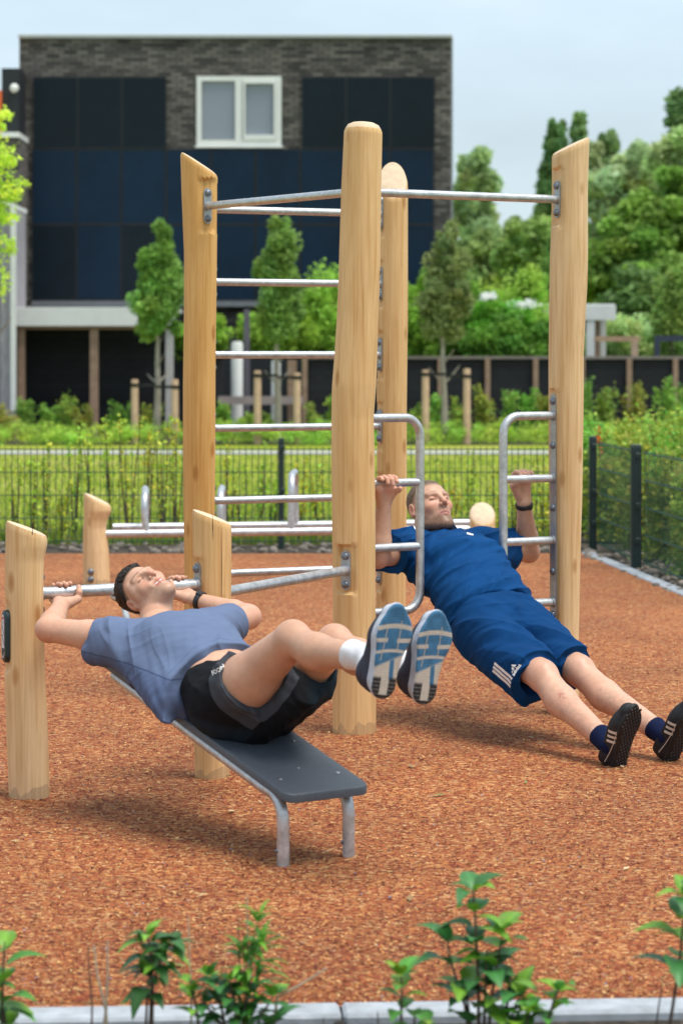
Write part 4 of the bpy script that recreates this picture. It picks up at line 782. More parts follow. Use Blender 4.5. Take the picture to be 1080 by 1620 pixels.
def sdf_mesh(name, prims, h, disp=None, lo=None, hi=None, color=None, NB=10):
    pts = []
    for q in prims:
        if q.op != 'u': continue
        if isinstance(q, RC): m = max(q.ra, q.rb) * max(1, q.sq) + .02; pts += [q.a - m, q.a + m, q.b - m, q.b + m]
        elif isinstance(q, EL): m = q.r.max() + .02; pts += [q.c - m, q.c + m]
        elif isinstance(q, BX): m = np.linalg.norm(q.h) + .02; pts += [q.c - m, q.c + m]
    pts = np.array(pts); lo = pts.min(0) if lo is None else np.array(lo); hi = pts.max(0) if hi is None else np.array(hi)
    B = NB * h; nb = np.ceil((hi - lo) / B).astype(int) + 1
    gi = np.stack(np.meshgrid(*[np.arange(n) for n in nb], indexing='ij'), -1).reshape(-1, 3)
    cen = (lo + (gi + 0.5) * B).astype(np.float32); hd = B * 0.87
    dc = sdf_eval(prims, cen); keep = np.abs(dc) < hd * 1.5 + 0.012
    gi = gi[keep]; cen = cen[keep]
    ax = np.arange(NB + 1); loc = np.stack(np.meshgrid(ax, ax, ax, indexing='ij'), -1).reshape(-1, 3)
    n = len(gi); base = gi * NB
    PT = (lo + (base[:, None, :] + loc[None]) * h).astype(np.float32)
    D = np.full((n, len(loc)), 0.5, np.float32)
    for q in prims:
        if q.op == 'u' or q.op == 's': near = q.d(cen) < hd * 1.3 + q.k * 1.2 + 0.01
        else: near = np.ones(n, bool)
        if near.any(): D[near] = comb(D[near], q.d(PT[near]).astype(np.float32), q.k, q.op)
    if disp is not None:
        m = np.abs(D) < 0.03; D[m] += disp(PT[m]).astype(np.float32)
    S = NB + 1; D = D.reshape(n, S, S, S); ins = D < 0
    NX, NY, NZ = [int(x) * NB + NB + 2 for x in nb]
    def key(c): return (c[:, 0].astype(np.int64) * NY + c[:, 1]) * NZ + c[:, 2]
    c8 = np.zeros((n, NB, NB, NB), np.int8)
    for dx in (0, 1):
        for dy in (0, 1):
            for dz in (0, 1): c8 += ins[:, dx:dx + NB, dy:dy + NB, dz:dz + NB]
    bi, ci, cj, ck = np.nonzero((c8 > 0) & (c8 < 8))
    val = {}
    for dx in (0, 1):
        for dy in (0, 1):
            for dz in (0, 1): val[dx, dy, dz] = D[bi, ci + dx, cj + dy, ck + dz]
    acc = np.zeros((len(bi), 3)); cnt = np.zeros(len(bi))
    for a in range(3):
        o = [k for k in range(3) if k != a]
        for s1 in (0, 1):
            for s2 in (0, 1):
                A = [0, 0, 0]; A[o[0]] = s1; A[o[1]] = s2; Bq = list(A); Bq[a] = 1
                va = val[tuple(A)]; vb = val[tuple(Bq)]; m = (va < 0) != (vb < 0)
                t = np.where(m, va / np.where(m, va - vb, 1), 0)
                e = np.array(A, float)[None].repeat(len(bi), 0); e[:, a] = t
                acc[m] += e[m]; cnt += m
    cell = base[bi] + np.stack([ci, cj, ck], 1); V = lo + (cell + acc / cnt[:, None]) * h
    kk = key(cell); od = np.argsort(kk); kk = kk[od]; V = V[od]
    quads = []
    for a in range(3):
        o1, o2 = [(1, 2), (2, 0), (0, 1)][a]
        sl0 = [slice(None), slice(0, NB), slice(0, NB), slice(0, NB)]; sl1 = list(sl0); sl1[a + 1] = slice(1, NB + 1)
        i0 = ins[tuple(sl0)]; i1 = ins[tuple(sl1)]
        e = np.nonzero(i0 != i1); g = base[e[0]] + np.stack(e[1:], 1)
        e1 = np.zeros(3, int); e1[o1] = 1; e2 = np.zeros(3, int); e2[o2] = 1
        q = np.stack([key(g - e1 - e2), key(g - e2), key(g), key(g - e1)], 1)
        fl = i1[e]; q[fl] = q[fl][:, ::-1]
        quads.append(q)
    Q = np.concatenate(quads); ix = np.searchsorted(kk, Q); ix = np.clip(ix, 0, len(kk) - 1)
    ok = (kk[ix] == Q).all(1); F = ix[ok]
    c = color(V) if color is not None else None
    return np_mesh(name, V, F, c, True)
def sstep(a, b, x):
    t = np.clip((x - a) / (b - a), 0, 1); return t * t * (3 - 2 * t)
def lerpc(c, c2, m): return c * (1 - m[:, None]) + np.array(c2)[None] * m[:, None]

def grip(prims, cen, ax, n, t, wrist, thumb_side, rb=0.021, spread=0.0205, angs=(55, 112, 160, 200), thumb=(-35, -75, -115), scale=1.0, order=1, tips=None):
    """hand closed round a bar. cen: bar centre under the palm, ax: bar direction, n: side the palm lies on, t: way the fingers leave"""
    ax = nrm(ax); n = nrm(n - ax * np.dot(n, ax)); t = nrm(t - ax * np.dot(t, ax) - n * np.dot(t, n)); cen = np.array(cen, float); wrist = np.array(wrist, float)
    def at(s, th, r): th = R(th); return cen + ax * s + (math.cos(th) * n + math.sin(th) * t) * r
    lens = [0.96, 1.02, 0.98, 0.86]; rads = [.0098, .0100, .0096, .0084]
    for i in range(4):
        s = thumb_side * (1.5 - i) * spread * scale; r = rads[i] * scale; rr = rb + r * 0.9
        kn = at(s, angs[0] * (1.0 if i < 3 else 0.92), rr + .004)
        pal = at(s * 0.95, -8, rb + .013)
        w_ = wrist + ax * s * 0.42
        prims.append(RC(w_, pal, .0165, .0145 * scale, .012)); prims.append(RC(pal, kn, .0150 * scale, r * 1.18, .012))
        prev = kn; pr = r * 1.12
        jit = (-6, 4, 0, -9)[i] if tips is None else tips[i]
        for j, a in enumerate(angs[1:]):
            q = at(s * (0.97 if j else 1.0), a * lens[i] + jit, rr); q_r = r * (1.0, .93, .84)[j]
            prims.append(RC(prev, q, pr, q_r, .0025)); prev = q; pr = q_r
    # web and heel of the palm, then the thumb from the side of the palm
    base = wrist * 0.62 + at(thumb_side * .030, -20, rb + .012) * 0.38 + ax * thumb_side * .010
    k1 = at(thumb_side * .046, thumb[0], rb + .017); k2 = at(thumb_side * .050, thumb[1], rb + .012); k3 = at(thumb_side * .052, thumb[2], rb + .010)
    prims += [RC(base, k1, .0175 * scale, .0145 * scale, .014), RC(k1, k2, .0128 * scale, .0112 * scale, .004), RC(k2, k3, .0112 * scale, .0092 * scale, .003)]
    hy = at(-thumb_side * .024, -25, rb + .014); prims.append(RC(wrist - ax * thumb_side * .012, hy, .017, .016, .014))

def head_prims(C, U, F, k=1.0, jaw=1.0, smile=0.0):
    """head centred at C, crown U, face F"""
    U = nrm(U); F = nrm(F - U * np.dot(F, U)); W = np.cross(U, F); M = np.array([W, F, U]); C = np.array(C, float)
    def q(l, f, u): return C + k * (W * l + F * f + U * u)
    p = [EL(q(0, -.012, .035), k * np.array([.076, .096, .082]), M, .01), EL(q(0, .022, -.020), k * np.array([.064, .070, .090]), M, .03)]
    for s in (-1, 1):
        p += [RC(q(.054 * s, .002, -.040), q(.046 * s * jaw, .020, -.078), .016 * k, .015 * k, .02), RC(q(.046 * s * jaw, .020, -.078), q(.014 * s, .078, -.108), .016 * k, .0145 * k, .024),
              EL(q(.041 * s, .062, -.022), k * np.array([.022, .020, .020]), M, .02),
              RC(q(.012 * s, .0905, .022), q(.046 * s, .074, .026), .0085 * k, .008 * k, .012),
              RC(q(.058 * s, .045, .03), q(.06 * s, .03, -.02), .012 * k, .012 * k, .02)]
    p += [RC(q(0, .060, -.03), q(0, .070, -.085), .032 * k, .026 * k, .02), EL(q(0, .086, -.108), k * np.array([.018, .014, .014]), M, .014)]
    for s in (-1, 1): p.append(EL(q(.032 * s, .094, .004), k * np.array([.016, .012, .0095]), M, .009, 's'))
    for s in (-1, 1): p += [EL(q(.031 * s, .0750, .003), k * np.array([.0135, .013, .012]), M, .003)]
    p += [RC(q(0, .086, .022), q(0, .112, -.020), .0085 * k, .0105 * k, .010), EL(q(0, .113, -.024), k * np.array([.0105, .010, .0095]), M, .005)]
    for s in (-1, 1):
        p += [EL(q(.013 * s, .101, -.030), k * np.array([.0068, .009, .0072]), M, .004), EL(q(.0065 * s, .107, -.0365), k * np.array([.0035, .0055, .005]), M, .0025, 's')]
    # lips
    sm = smile; w_ = .021 + .008 * sm; g = .0035 * sm
    for s in (-1, 1):
        p += [RC(q(w_ * s, .086 - .004 * sm, -.0605 + .006 * sm), q(0, .0965, -.0570 + g), .0036 * k, .0046 * k, .006), RC(q(w_ * .88 * s, .086 - .003 * sm, -.066 + .005 * sm), q(0, .0945, -.0700 - g), .0040 * k, .0056 * k, .006)]
        p.append(RC(q(0, .104, -.0637), q((w_ + .002) * s, .091 - .004 * sm, -.0632 + .006 * sm), (.0020 + .0045 * sm) * k, .0014 * k, .002, 's'))
        if sm: p.append(RC(q(.040 * s, .060, -.030), q(.030 * s, .078, -.040), .014 * k, .010 * k, .016))
    # ears
    for s in (-1, 1):
        p += [EL(q(.079 * s, -.012, -.004), k * np.array([.010, .019, .031]), M, .006), EL(q(.090 * s, -.006, .000), k * np.array([.009, .011, .020]), M, .004, 's'),
              EL(q(.083 * s, -.004, -.024), k * np.array([.006, .009, .010]), M, .005)]
    return p, q, M

def torso_prims(hip, sh, F, Wv, sw=.19, g=1.0, belly=1.0, off=0.0):
    """torso from hip centre to shoulder-line centre. g: girth, off: cloth allowance"""
    h = nrm(sh - hip); Wv = nrm(Wv - h * np.dot(Wv, h)); F = nrm(np.cross(Wv, h)); M = np.array([Wv, F, h]); Ln = np.linalg.norm(sh - hip)
    c = lambda t, f=0.0, w_=0.0: hip + h * Ln * t + F * f + Wv * w_
    o = off
    p = [EL(c(0.0, -.005), (.172 * g + o, .112 * g + o, .125 + o), M, .03), EL(c(.33, .004), (.150 * g * belly + o, .104 * g * belly + o, .17 + o), M, .06),
         EL(c(.70, .004), (.170 * g + o, .118 * g + o, .175 + o), M, .06)]
    for s in (-1, 1):
        p += [EL(c(.76, .060 * g, .078 * s), (.085 + o, .052 + o, .075 + o), M, .04), RC(c(.66, -.02, .10 * s), c(.93, -.01, (sw - .03) * s), .075 + o, .060 + o, .04, ax=F, sq=.85),
              RC(c(1.0, -.01, .02 * s), c(.985, -.005, sw * .93 * s), .052 + o, .054 + o, .04)]
    return p, c, M

def limb(prims, a, b, ra, rm, rb, t=0.35, bulge=None, k=0.015, bk=.02):
    a = np.array(a, float); b = np.array(b, float); m = a * (1 - t) + b * t
    if bulge is not None: m = m + np.array(bulge)
    prims += [RC(a, m, ra, rm, k), RC(m, b, rm, rb, bk)]

def decal(name, polys, o, ux, uy, bvh, n, mat, parent, off=.0012, sub=.004):
    """flat shapes (2-D polygons) laid on a curved surface: projected along -n onto bvh"""
    import bmesh
    bm = bmesh.new(); o = np.array(o, float)
    for poly in polys:
        bm.faces.new([bm.verts.new((x, y, 0)) for x, y in poly])
    L_ = max(e.calc_length() for e in bm.edges)
    bmesh.ops.triangulate(bm, faces=bm.faces)
    for _ in range(6):
        es = [e for e in bm.edges if e.calc_length() > sub]
        if not es: break
        bmesh.ops.subdivide_edges(bm, edges=es, cuts=1); bmesh.ops.triangulate(bm, faces=bm.faces)
    nv = Vector(n)
    for v in bm.verts:
        p = Vector(o + np.array(ux) * v.co.x + np.array(uy) * v.co.y)
        hit = bvh.ray_cast(p + nv * .12, -nv, .4)
        v.co = (hit[0] + hit[1] * off) if hit[0] is not None else p
    me = bpy.data.meshes.new(name); bm.to_mesh(me); bm.free()
    for q in me.polygons: q.use_smooth = True
    return link_mesh(name, me, mat, parent)
def text_polys(s, size, bold=0.0):
    cu = bpy.data.curves.new('lettering', 'FONT'); cu.body = s; cu.size = size; cu.offset = bold; cu.resolution_u = 3
    ob = bpy.data.objects.new('lettering', cu); col.objects.link(ob)
    dg = bpy.context.evaluated_depsgraph_get(); me = ob.evaluated_get(dg).to_mesh()
    ps = [[(me.vertices[i].co.x, me.vertices[i].co.y) for i in f.vertices] for f in me.polygons]
    bpy.data.objects.remove(ob); bpy.data.curves.remove(cu); return ps
def bvh_of(me): 
    me.calc_loop_triangles(); n = len(me.vertices); co = np.empty(n * 3, np.float32); me.vertices.foreach_get('co', co)
    co = co.reshape(-1, 3); return BVHTree.FromPolygons([Vector(c) for c in co.tolist()], [tuple(p.vertices) for p in me.polygons])
# ------------------------------------------------------------------ people
HB = 0.0026      # grid step of bodies
M_skin = vcol_mat('skin', 0.43, sss=0.12, bmp=0.2, bscale=420, var=0.10, nscale=30, spec=0.4)
M_cloth = vcol_mat('jersey_cloth', 0.9, var=0.10, nscale=14, spec=0.12)
def crease_bump(m, scale, st):
    t = m.node_tree; b = t.nodes['Principled BSDF']; v = coords(t, (1, 1, 1)); n = nd(t, 'ShaderNodeTexNoise'); n.noise_type = 'RIDGED_MULTIFRACTAL'; n.inputs['Scale'].default_value = scale; n.inputs['Detail'].default_value = 3; n.inputs['Distortion'].default_value = .8
    t.links.new(v, n.inputs['Vector']); b1 = nd(t, 'ShaderNodeBump'); b1.inputs['Strength'].default_value = st; b1.inputs['Distance'].default_value = .014; t.links.new(n.outputs['Fac'], b1.inputs['Height'])
    b2 = nd(t, 'ShaderNodeBump'); b2.inputs['Strength'].default_value = .25; b2.inputs['Distance'].default_value = .0015; t.links.new(noise(t, v, 500, 2), b2.inputs['Height']); t.links.new(b1.outputs[0], b2.inputs['Normal']); t.links.new(b2.outputs[0], b.inputs['Normal'])
crease_bump(M_cloth, 8.0, .8)
M_hair = vcol_mat('hair', 0.6, bmp=0.6, bscale=380, var=0.45, nscale=160, spec=0.4)
M_shoe = vcol_mat('shoe_fabric', 0.6, bmp=0.35, bscale=420, var=0.15, nscale=60, spec=0.4)
M_print = simple('white_print', (.78, .77, .76), 0.6, var=.04)
M_band = simple('black_rubber', (.018, .019, .022), 0.45, var=.2, nscale=60)
M_teeth = simple('teeth', (.75, .70, .62), 0.3, var=.03)

def folds(p, dirv, f1, f2, seed=0.0):
    """creases running across dirv"""
    dirv = nrm(dirv).astype(np.float32); a = (p @ dirv)[..., None]
    q = p * f1 + dirv * a * (f2 - f1) + seed
    n1 = vnoise(q); n2 = vnoise(q * 2.1 + 11.3)
    return -1.15 * (1 - np.abs(n1)) ** 2.2 + .45 * n2

def skin_color(base, red=(.60, .22, .15)):
    def f(V):
        c = np.tile(np.array(base), (len(V), 1)); n = vnoise(V.astype(np.float32) * 13)
        c = lerpc(c, np.array(base) * (1.0, .86, .82), sstep(0, .8, n) * .5)
        n2 = vnoise(V.astype(np.float32) * 60 + 5); n3 = vnoise(V.astype(np.float32) * 170 + 9); return c * (1 + .05 * n2[:, None] + .05 * n3[:, None])
    return f

def near_seg(V, a, b):
    ba = b - a; t = np.clip(((V - a) @ ba) / (ba @ ba), 0, 1); return np.linalg.norm(V - a - t[:, None] * ba, axis=1)

def paint_head(c, V, C, U, F, W, hk, skin, lip, brow, beard=None, beard_amt=0.0, lash=(.05, .03, .025), blush=.5, eyeopen=0.0, buzz=None):
    d = (V - C) / hk; l = d @ W; f = d @ F; u = d @ U; al = np.abs(l); front = sstep(.02, .05, f)
    near = (np.linalg.norm(d, axis=1) < .16)
    def put(col_, m): 
        nonlocal c
        c = lerpc(c, col_, np.where(near, m, 0))
    put(np.array(skin) * (1.02, .70, .66), blush * front * np.exp(-(((al - .042) / .02) ** 2 + ((u + .025) / .022) ** 2)))
    put(np.array(skin) * (1.0, .62, .58), .6 * np.exp(-((l / .013) ** 2 + ((u + .024) / .014) ** 2)) * sstep(.098, .106, f))
    put(np.array(skin) * (.98, .60, .56), .65 * np.exp(-(((al - .083) / .012) ** 2 + ((u + .002) / .03) ** 2 + ((f + .01) / .024) ** 2)))
    if beard is not None:
        n = .5 + .5 * vnoise((V * 420).astype(np.float32))
        zone = sstep(-.060, -.078, u - .018 * sstep(.02, .0, al) * 0 - .02 * sstep(.045, .065, al)) * sstep(-.03, .0, f)
        mous = np.exp(-((l / .026) ** 2 + ((u + .047) / .008) ** 2)) * sstep(.08, .09, f)
        lipsm = np.exp(-((l / .020) ** 2 + ((u + .064) / .009) ** 2))
        put(beard, np.clip((zone * (1 - lipsm) + mous * .7) * beard_amt * (.55 + .45 * n), 0, 1))
    put(lip, .85 * sstep(.026, .020, al) * sstep(.0135, .0095, np.abs(u + .0635)) * sstep(.085, .090, f))
    put((.10, .035, .03), .9 * sstep(.0022, .0012, np.abs(u + .0637)) * sstep(.021, .018, al) * sstep(.085, .09, f))
    by = .026 + .012 * (1 - ((al - .034) / .028) ** 2) * .5
    put((.14, .045, .035), .85 * np.exp(-(((al - .0068) / .0036) ** 2 + ((u + .0385) / .0035) ** 2)) * sstep(.085, .095, f))  # dark of the nostrils, shade put into the skin colour
    put(brow, .85 * sstep(.0075, .0030, np.abs(u - by)) * (.6 + .4 * vnoise((V * 700).astype(np.float32))) * sstep(.010, .016, al) * sstep(.060, .050, al) * sstep(.05, .06, f))
    put(lash, .92 * sstep(.0034 + eyeopen, .0014 + eyeopen, np.abs(u - .0005 + .09 * (al - .031) ** 1 * 0 + 6.0 * (al - .031) ** 2)) * sstep(.016, .013, np.abs(al - .031)) * sstep(.05, .06, f))
    put(np.array(skin) * (.85, .66, .62), .45 * np.exp(-(((al - .031) / .018) ** 2 + ((u - .006) / .010) ** 2)) * front)  # soft shading over the eyes, put into the skin colour
    if buzz is not None:
        n = .5 + .5 * vnoise((V * 500).astype(np.float32)); hl = hair_mask(l, f, u) * sstep(.081, .076, al)
        put(buzz, np.clip(hl * (.62 + .38 * n), 0, .95))
    return c
def hair_mask(l, f, u, soft=.012):
    """1 where the scalp carries hair: above a line from forehead over temple, in front of ear, to the nape"""
    al = np.abs(l)
    line = np.where(f > .045, .068 - .25 * np.maximum(al - .035, 0), np.where(f > -.002, .068 - (.045 - f) / .047 * .062 - .0 * al, .006 - (-.002 - f) * .95))
    line = np.maximum(line, -.075)
    return sstep(-soft * .5, soft * .5, u - line)

def hair_mesh(name, C, U, F, k, thick, spike, parent, colr, mat, lift=0.0, side=.0015):
    U = nrm(U); F = nrm(F - U * np.dot(F, U)); W = np.cross(U, F); M = np.array([W, F, U]); C = np.array(C)
    q = lambda l, f, u: C + k * (W * l + F * f + U * u)
    pr = [EL(q(0, -.012, .035), k * np.array([.076, .096, .082]), M, .01), EL(q(0, .010, .0), k * np.array([.066, .070, .090]), M, .03)]
    def disp(p):
        d = p - C.astype(np.float32); l = d @ W.astype(np.float32); f = d @ F.astype(np.float32); u = d @ U.astype(np.float32)
        top = sstep(.02, .085, u); m = hair_mask(l / k, f / k, u / k - lift * sstep(.06, -.02, f / k) - lift * .5, .03)
        g = p * 1.0; s_ = vnoise(np.stack([l * 230, f * 70, u * 110], -1)) * .6 + vnoise(np.stack([l * 480, f * 130, u * 200], -1)) * .4
        t = side + (thick - side) * top + spike * s_ * (.35 + .65 * top)
        return -(t * m) + .009 * (1 - m)
    def colf(V):
        s_ = .5 + .5 * vnoise((V * np.array([240, 240, 240])).astype(np.float32)); return np.array(colr)[None] * (.55 + .9 * s_[:, None])
    me = sdf_mesh(name, pr, .0022, disp, color=colf)
    return link_mesh(name, me, mat, parent)

def shoe(name, S, T, n, length, wd, parent, style, ankle):
    """S sole centre, T toe direction, n sole normal pointing away from the foot"""
    T = nrm(T); n = nrm(n - T * np.dot(n, T)); W = np.cross(T, n); L2 = length / 2; up = -n
    q = lambda w_, t, u: S + W * w_ * wd + T * t * length + up * u
    def sole(th, grow=0.0, lo=0.0):
        return [RC(q(0, -.36, lo + th * .5), q(0.0, -.05, lo + th * .5), .034 * wd + grow, .033 * wd + grow, .02, ax=n, sq=.6), RC(q(0.0, -.05, lo + th * .5), q(.006, .22, lo + th * .5), .033 * wd + grow, .047 * wd + grow, .02, ax=n, sq=.6),
                RC(q(.006, .18, lo + th * .5), q(0.002, .40, lo + th * .5), .047 * wd + grow, .026 * wd + grow, .02, ax=n, sq=.6)]
    r0 = .036
    ank = np.array(ankle)
    up_pr = [RC(q(0, -.34, .05), q(0, -.30, .082), .034 * wd, .037, .02), RC(q(0, -.28, .080), q(0, .10, .052), .037, .036 * wd, .03), RC(q(0, -.3, .035), q(0, .18, .032), .034 * wd, .043 * wd, .02), RC(q(0, .15, .034), q(0, .37, .024), .042 * wd, .030 * wd, .02),
             RC(q(0, -.26, .07), q(0, -.25, .07) * .35 + ank * .65, .037, .036, .02)]
    up_pr.append(HS(q(0, 0, .010), n, .004)); up_pr.append(HS(ank + nrm(ank - q(0, -.28, .03)) * -.004, nrm(ank - q(0, -.2, .02)), .006))
    def loc(V): d = V - S; return d @ W / wd, d @ T / length, d @ up
    def cu(V):
        w_, t, u = loc(V); c = np.tile(np.array(style['upper']), (len(V), 1)); nn = vnoise((V * 90).astype(np.float32))
        c = c * (1 + .25 * nn[:, None]); c = lerpc(c, style['lace'], sstep(.017, .012, np.abs(w_)) * sstep(-.16, -.12, t) * sstep(.2, .16, t) * (np.sin(t * 150) > -.1))
        c = lerpc(c, style['mid'], sstep(style['midh'] + .002, style['midh'] - .002, u)); return c
    up_me = sdf_mesh('shoe', up_pr, .0024, color=cu); ob = link_mesh('shoe', up_me, M_shoe, parent)
    # sole
    lim = HS(q(0, 0, 0), n, .005); top = HS(q(0, 0, .020), up, .003)
    def cs(V):
        w_, t, u = loc(V); v = .5 - t; 
        if style['kind'] == 'runner':
            blue = np.array((.045, .16, .30)); cream = np.array((.58, .50, .42)); blk = np.array((.018, .018, .022))
            nn = vnoise((V * 70).astype(np.float32)); c = np.tile(blue, (len(V), 1)) * (1 + .25 * nn[:, None])
            w0 = w_ / .05
            def band(y0, h, bend, lo=-2, hi=2): return sstep(h + .008, h - .004, np.abs(v - y0 - bend * w0 * w0 + .02 * w0)) * (w0 > lo) * (w0 < hi)
            c = lerpc(c, cream, np.clip(band(.225, .022, .03) + band(.375, .020, .0, -2, -.25) + band(.385, .020, .0, .30, 2) + band(.49, .014, .025), 0, 1) * .92)
            c = lerpc(c, cream * .8, .8 * sstep(.045, .02, np.abs(w0 + .42 + .3 * (v - .4))) * (v > .25) * (v < .6)); c = lerpc(c, cream * .8, .8 * sstep(.045, .02, np.abs(w0 - .40)) * (v > .16) * (v < .5))
            waist = sstep(.58, .62, v + .10 * w0); c = lerpc(c, cream, waist * .95)
            c = lerpc(c, blue, waist * sstep(.16, .10, np.abs(w0 - .22 - .5 * (v - .62))) * (v < .80))
            heel = sstep(.76, .79, v) * sstep(.20, .27, np.abs(w0 + .02)); heel = np.maximum(heel, sstep(.955, .965, v)); stp = (np.sin(v * 150) > -.75)
            c = lerpc(c, blk, heel * (.75 + .25 * stp)); edge = sstep(.0035, .0065, u); c = lerpc(c, style['mid'], edge); return c
        c = np.tile(np.array(style['sole']), (len(V), 1)); nn = vnoise((V * 120).astype(np.float32)); return c * (1 + .3 * nn[:, None])
    def ds(p):
        d = p - S.astype(np.float32); w_ = d @ W.astype(np.float32); t = d @ T.astype(np.float32); u = d @ up.astype(np.float32)
        if style['kind'] == 'runner': g = np.abs(np.sin(t * 420)) * .0008 * (u < .004); return g
        return 0 * u
    so = sdf_mesh('sole', sole(.02, .003) + [lim, top], .0020, ds, color=cs)
    s_ob = link_mesh('sole', so, M_shoe, ob)
    return ob, W, q, bvh_of(up_me) if False else None

# ---------- front man: on his back on the sloping board, pulling himself up on the low bar
E0 = np.array([-.077, 7.46, 0.0]); ub = np.array([-.55, .83, 0.0]); wb = np.array([.833, .553, 0.0])
def board(Lr, w_=0.0, up=0.0): return E0 + ub * Lr + wb * w_ + np.array([0, 0, .245 + .245 * Lr + up])
bn = nrm(np.cross(wb, nrm(ub + np.array([0, 0, .245])))); bn = bn if bn[2] > 0 else -bn
def man_front():
    skin = (.66, .38, .26)
    hip = board(.40, 0, .100); sh = board(.955, .0, .118)
    h = nrm(sh - hip); tp, c, M = torso_prims(hip, sh, None, wb, .195, .94); Wv, F, _ = M
    shR = c(.985, 0, -.180); shL = c(.985, 0.01, .180)
    elR = P(78, 996, 8.27); wrR = P(98, 957, 8.47); elL = P(393, 976, 8.68); wrL = P(310, 949, 8.80)
    hpR = c(0, 0, -.088); hpL = c(0, 0, .088)
    knR = P(462, 1012, 7.50); anR = P(583, 1042, 7.17); knL = P(528, 1018, 7.62); anL = P(648, 1056, 7.27)
    b = list(tp)
    for (hp, kn, an) in ((hpR, knR, anR), (hpL, knL, anL)):
        limb(b, hp, kn, .092, .084, .054, .35, k=.03, bk=.02); b.append(RC(hp, hp * .55 + kn * .45 - F * .012 + h * -.005, .09, .078, .03))
        b.append(EL(kn + nrm(kn - hp) * .004 + F * .012, (.046, .046, .046), None, .02))
        dwn = nrm(np.cross(np.cross(nrm(an - kn), F), nrm(an - kn))); dwn = dwn if dwn @ F < 0 else -dwn
        limb(b, kn, an, .050, .050, .036, .34, bulge=dwn * .016, k=.02); b.append(EL(kn * .68 + an * .32 + dwn * .022, (.046, .046, .070), np.array([nrm(np.cross(dwn, an - kn)), dwn, nrm(an - kn)]), .03))
        b.append(RC(an, an + nrm(an - kn) * .03, .036, .03, .01))
    for (s_, e_, w_) in ((shR, elR, wrR), (shL, elL, wrL)):
        b.append(EL(s_, (.058, .058, .058), None, .03)); limb(b, s_, e_, .052, .049, .040, .4, k=.025); b.append(RC(e_, e_ * .72 + w_ * .28, .041, .044, .02)); b.append(RC(e_ * .72 + w_ * .28, w_, .043, .0265, .01))
        b.append(EL(e_ + nrm(e_ - s_) * .010, (.034, .034, .034), None, .02))
    C = P(231, 937, 8.44); U = nrm((-.80, .44, .40)); Fh = nrm((.06, -.60, .79)); hp_, q, HM = head_prims(C, U, Fh, .91, 1.0, 1.0); Wh, Fh, U = HM
    b += [RC(q(0, -.030, -.05), c(1.06, -.01), .054, .062, .03), RC(q(0, -.02, -.045), q(0, .045, -.085), .045, .030, .03), RC(c(1.05, -.01), c(.98, .0, -.10), .045, .042, .03), RC(c(1.05, -.01), c(.98, .0, .10), .045, .042, .03)]
    b += hp_
    barA = np.array([-1.098, 8.55, .705]); barB = np.array([-.474, 8.95, .705]); ba = nrm(barB - barA); pf = nrm(np.cross(ba, [0, 0, 1])); pf = pf if pf[1] < 0 else -pf
    def onbar(px):
        t = ((px - CX) / FPX * barA[1] - barA[0]) / (ba[0] - (px - CX) / FPX * ba[1]); return barA + ba * t
    nd_ = nrm(np.array([0, 0, -1.]) + pf * .25)
    grip(b, onbar(99), ba, nd_, -pf, wrR, +1, rb=.0215, angs=(58, 118, 172, 212), thumb=(28, 52, 78) if False else (-38, -78, -112))
    grip(b, onbar(285), ba, nd_, -pf, wrL, -1, rb=.0215, angs=(58, 118, 172, 212), thumb=(-38, -78, -112))
    b.append(HS(board(0.5, 0, .002), -bn, .01)) if False else None
    def colr(V):
        c_ = skin_color(skin)(V); c_ = lerpc(c_, (.58, .20, .14), .55 * np.exp(-(np.linalg.norm(V - elR - np.array([-.02, 0, -.015]), axis=1) / .035) ** 2))
        c_ = lerpc(c_, (.60, .24, .17), .45 * np.exp(-(np.linalg.norm(V - elL, axis=1) / .04) ** 2))
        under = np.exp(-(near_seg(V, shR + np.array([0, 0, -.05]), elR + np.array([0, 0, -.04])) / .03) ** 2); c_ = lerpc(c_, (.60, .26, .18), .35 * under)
        for (x, y) in ((wrR, onbar(99)), (wrL, onbar(285))): c_ = lerpc(c_, (.66, .30, .22), .45 * np.exp(-(np.linalg.norm(V - y, axis=1) / .045) ** 2))
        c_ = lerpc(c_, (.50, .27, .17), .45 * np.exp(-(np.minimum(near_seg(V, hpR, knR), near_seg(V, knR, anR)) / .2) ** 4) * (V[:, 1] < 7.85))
        return paint_head(c_, V, C, U, Fh, Wh, .91, skin, (.55, .17, .14), (.09, .045, .028), (.16, .10, .07), .30, blush=.55, eyeopen=.0003, buzz=(.10, .065, .045))
    body = link_mesh('person', sdf_mesh('person', b, HB, color=colr), M_skin, loc=board(.40, 0, 0))
    tag(body, 'smiling dark haired man in grey blue T-shirt and black shorts lying on the sloping board', 'person')
    # hair
    hair_mesh('hair', C, U, Fh, .91, .012, .0058, body, (.020, .013, .009), M_hair, lift=.018, side=.0015)
    # teeth
    mb = MB(); pts = [q(x, .0915 - 9 * x * x, -.0615 + 6 * x * x) for x in np.linspace(-.023, .023, 9)]; mb.tube(pts, [.0020, .0036, .0044, .0048, .0048, .0048, .0044, .0036, .0020], 8); mb.build('teeth', M_teeth, body, smooth=True)
    # shirt
    sp, _, _ = torso_prims(hip, sh, None, wb, .20, .94, 1.08, .012)
    slR = shR * .78 + elR * .22 + np.array([0, 0, -.004]); slL = shL * .5 + elL * .5
    sp += [RC(shR, slR, .066, .063, .03, flat=True), RC(shL, slL, .070, .066, .03, flat=True), RC(shR + h * -.05 - F * .02, slR - F * .02, .062, .058, .04, flat=True)]
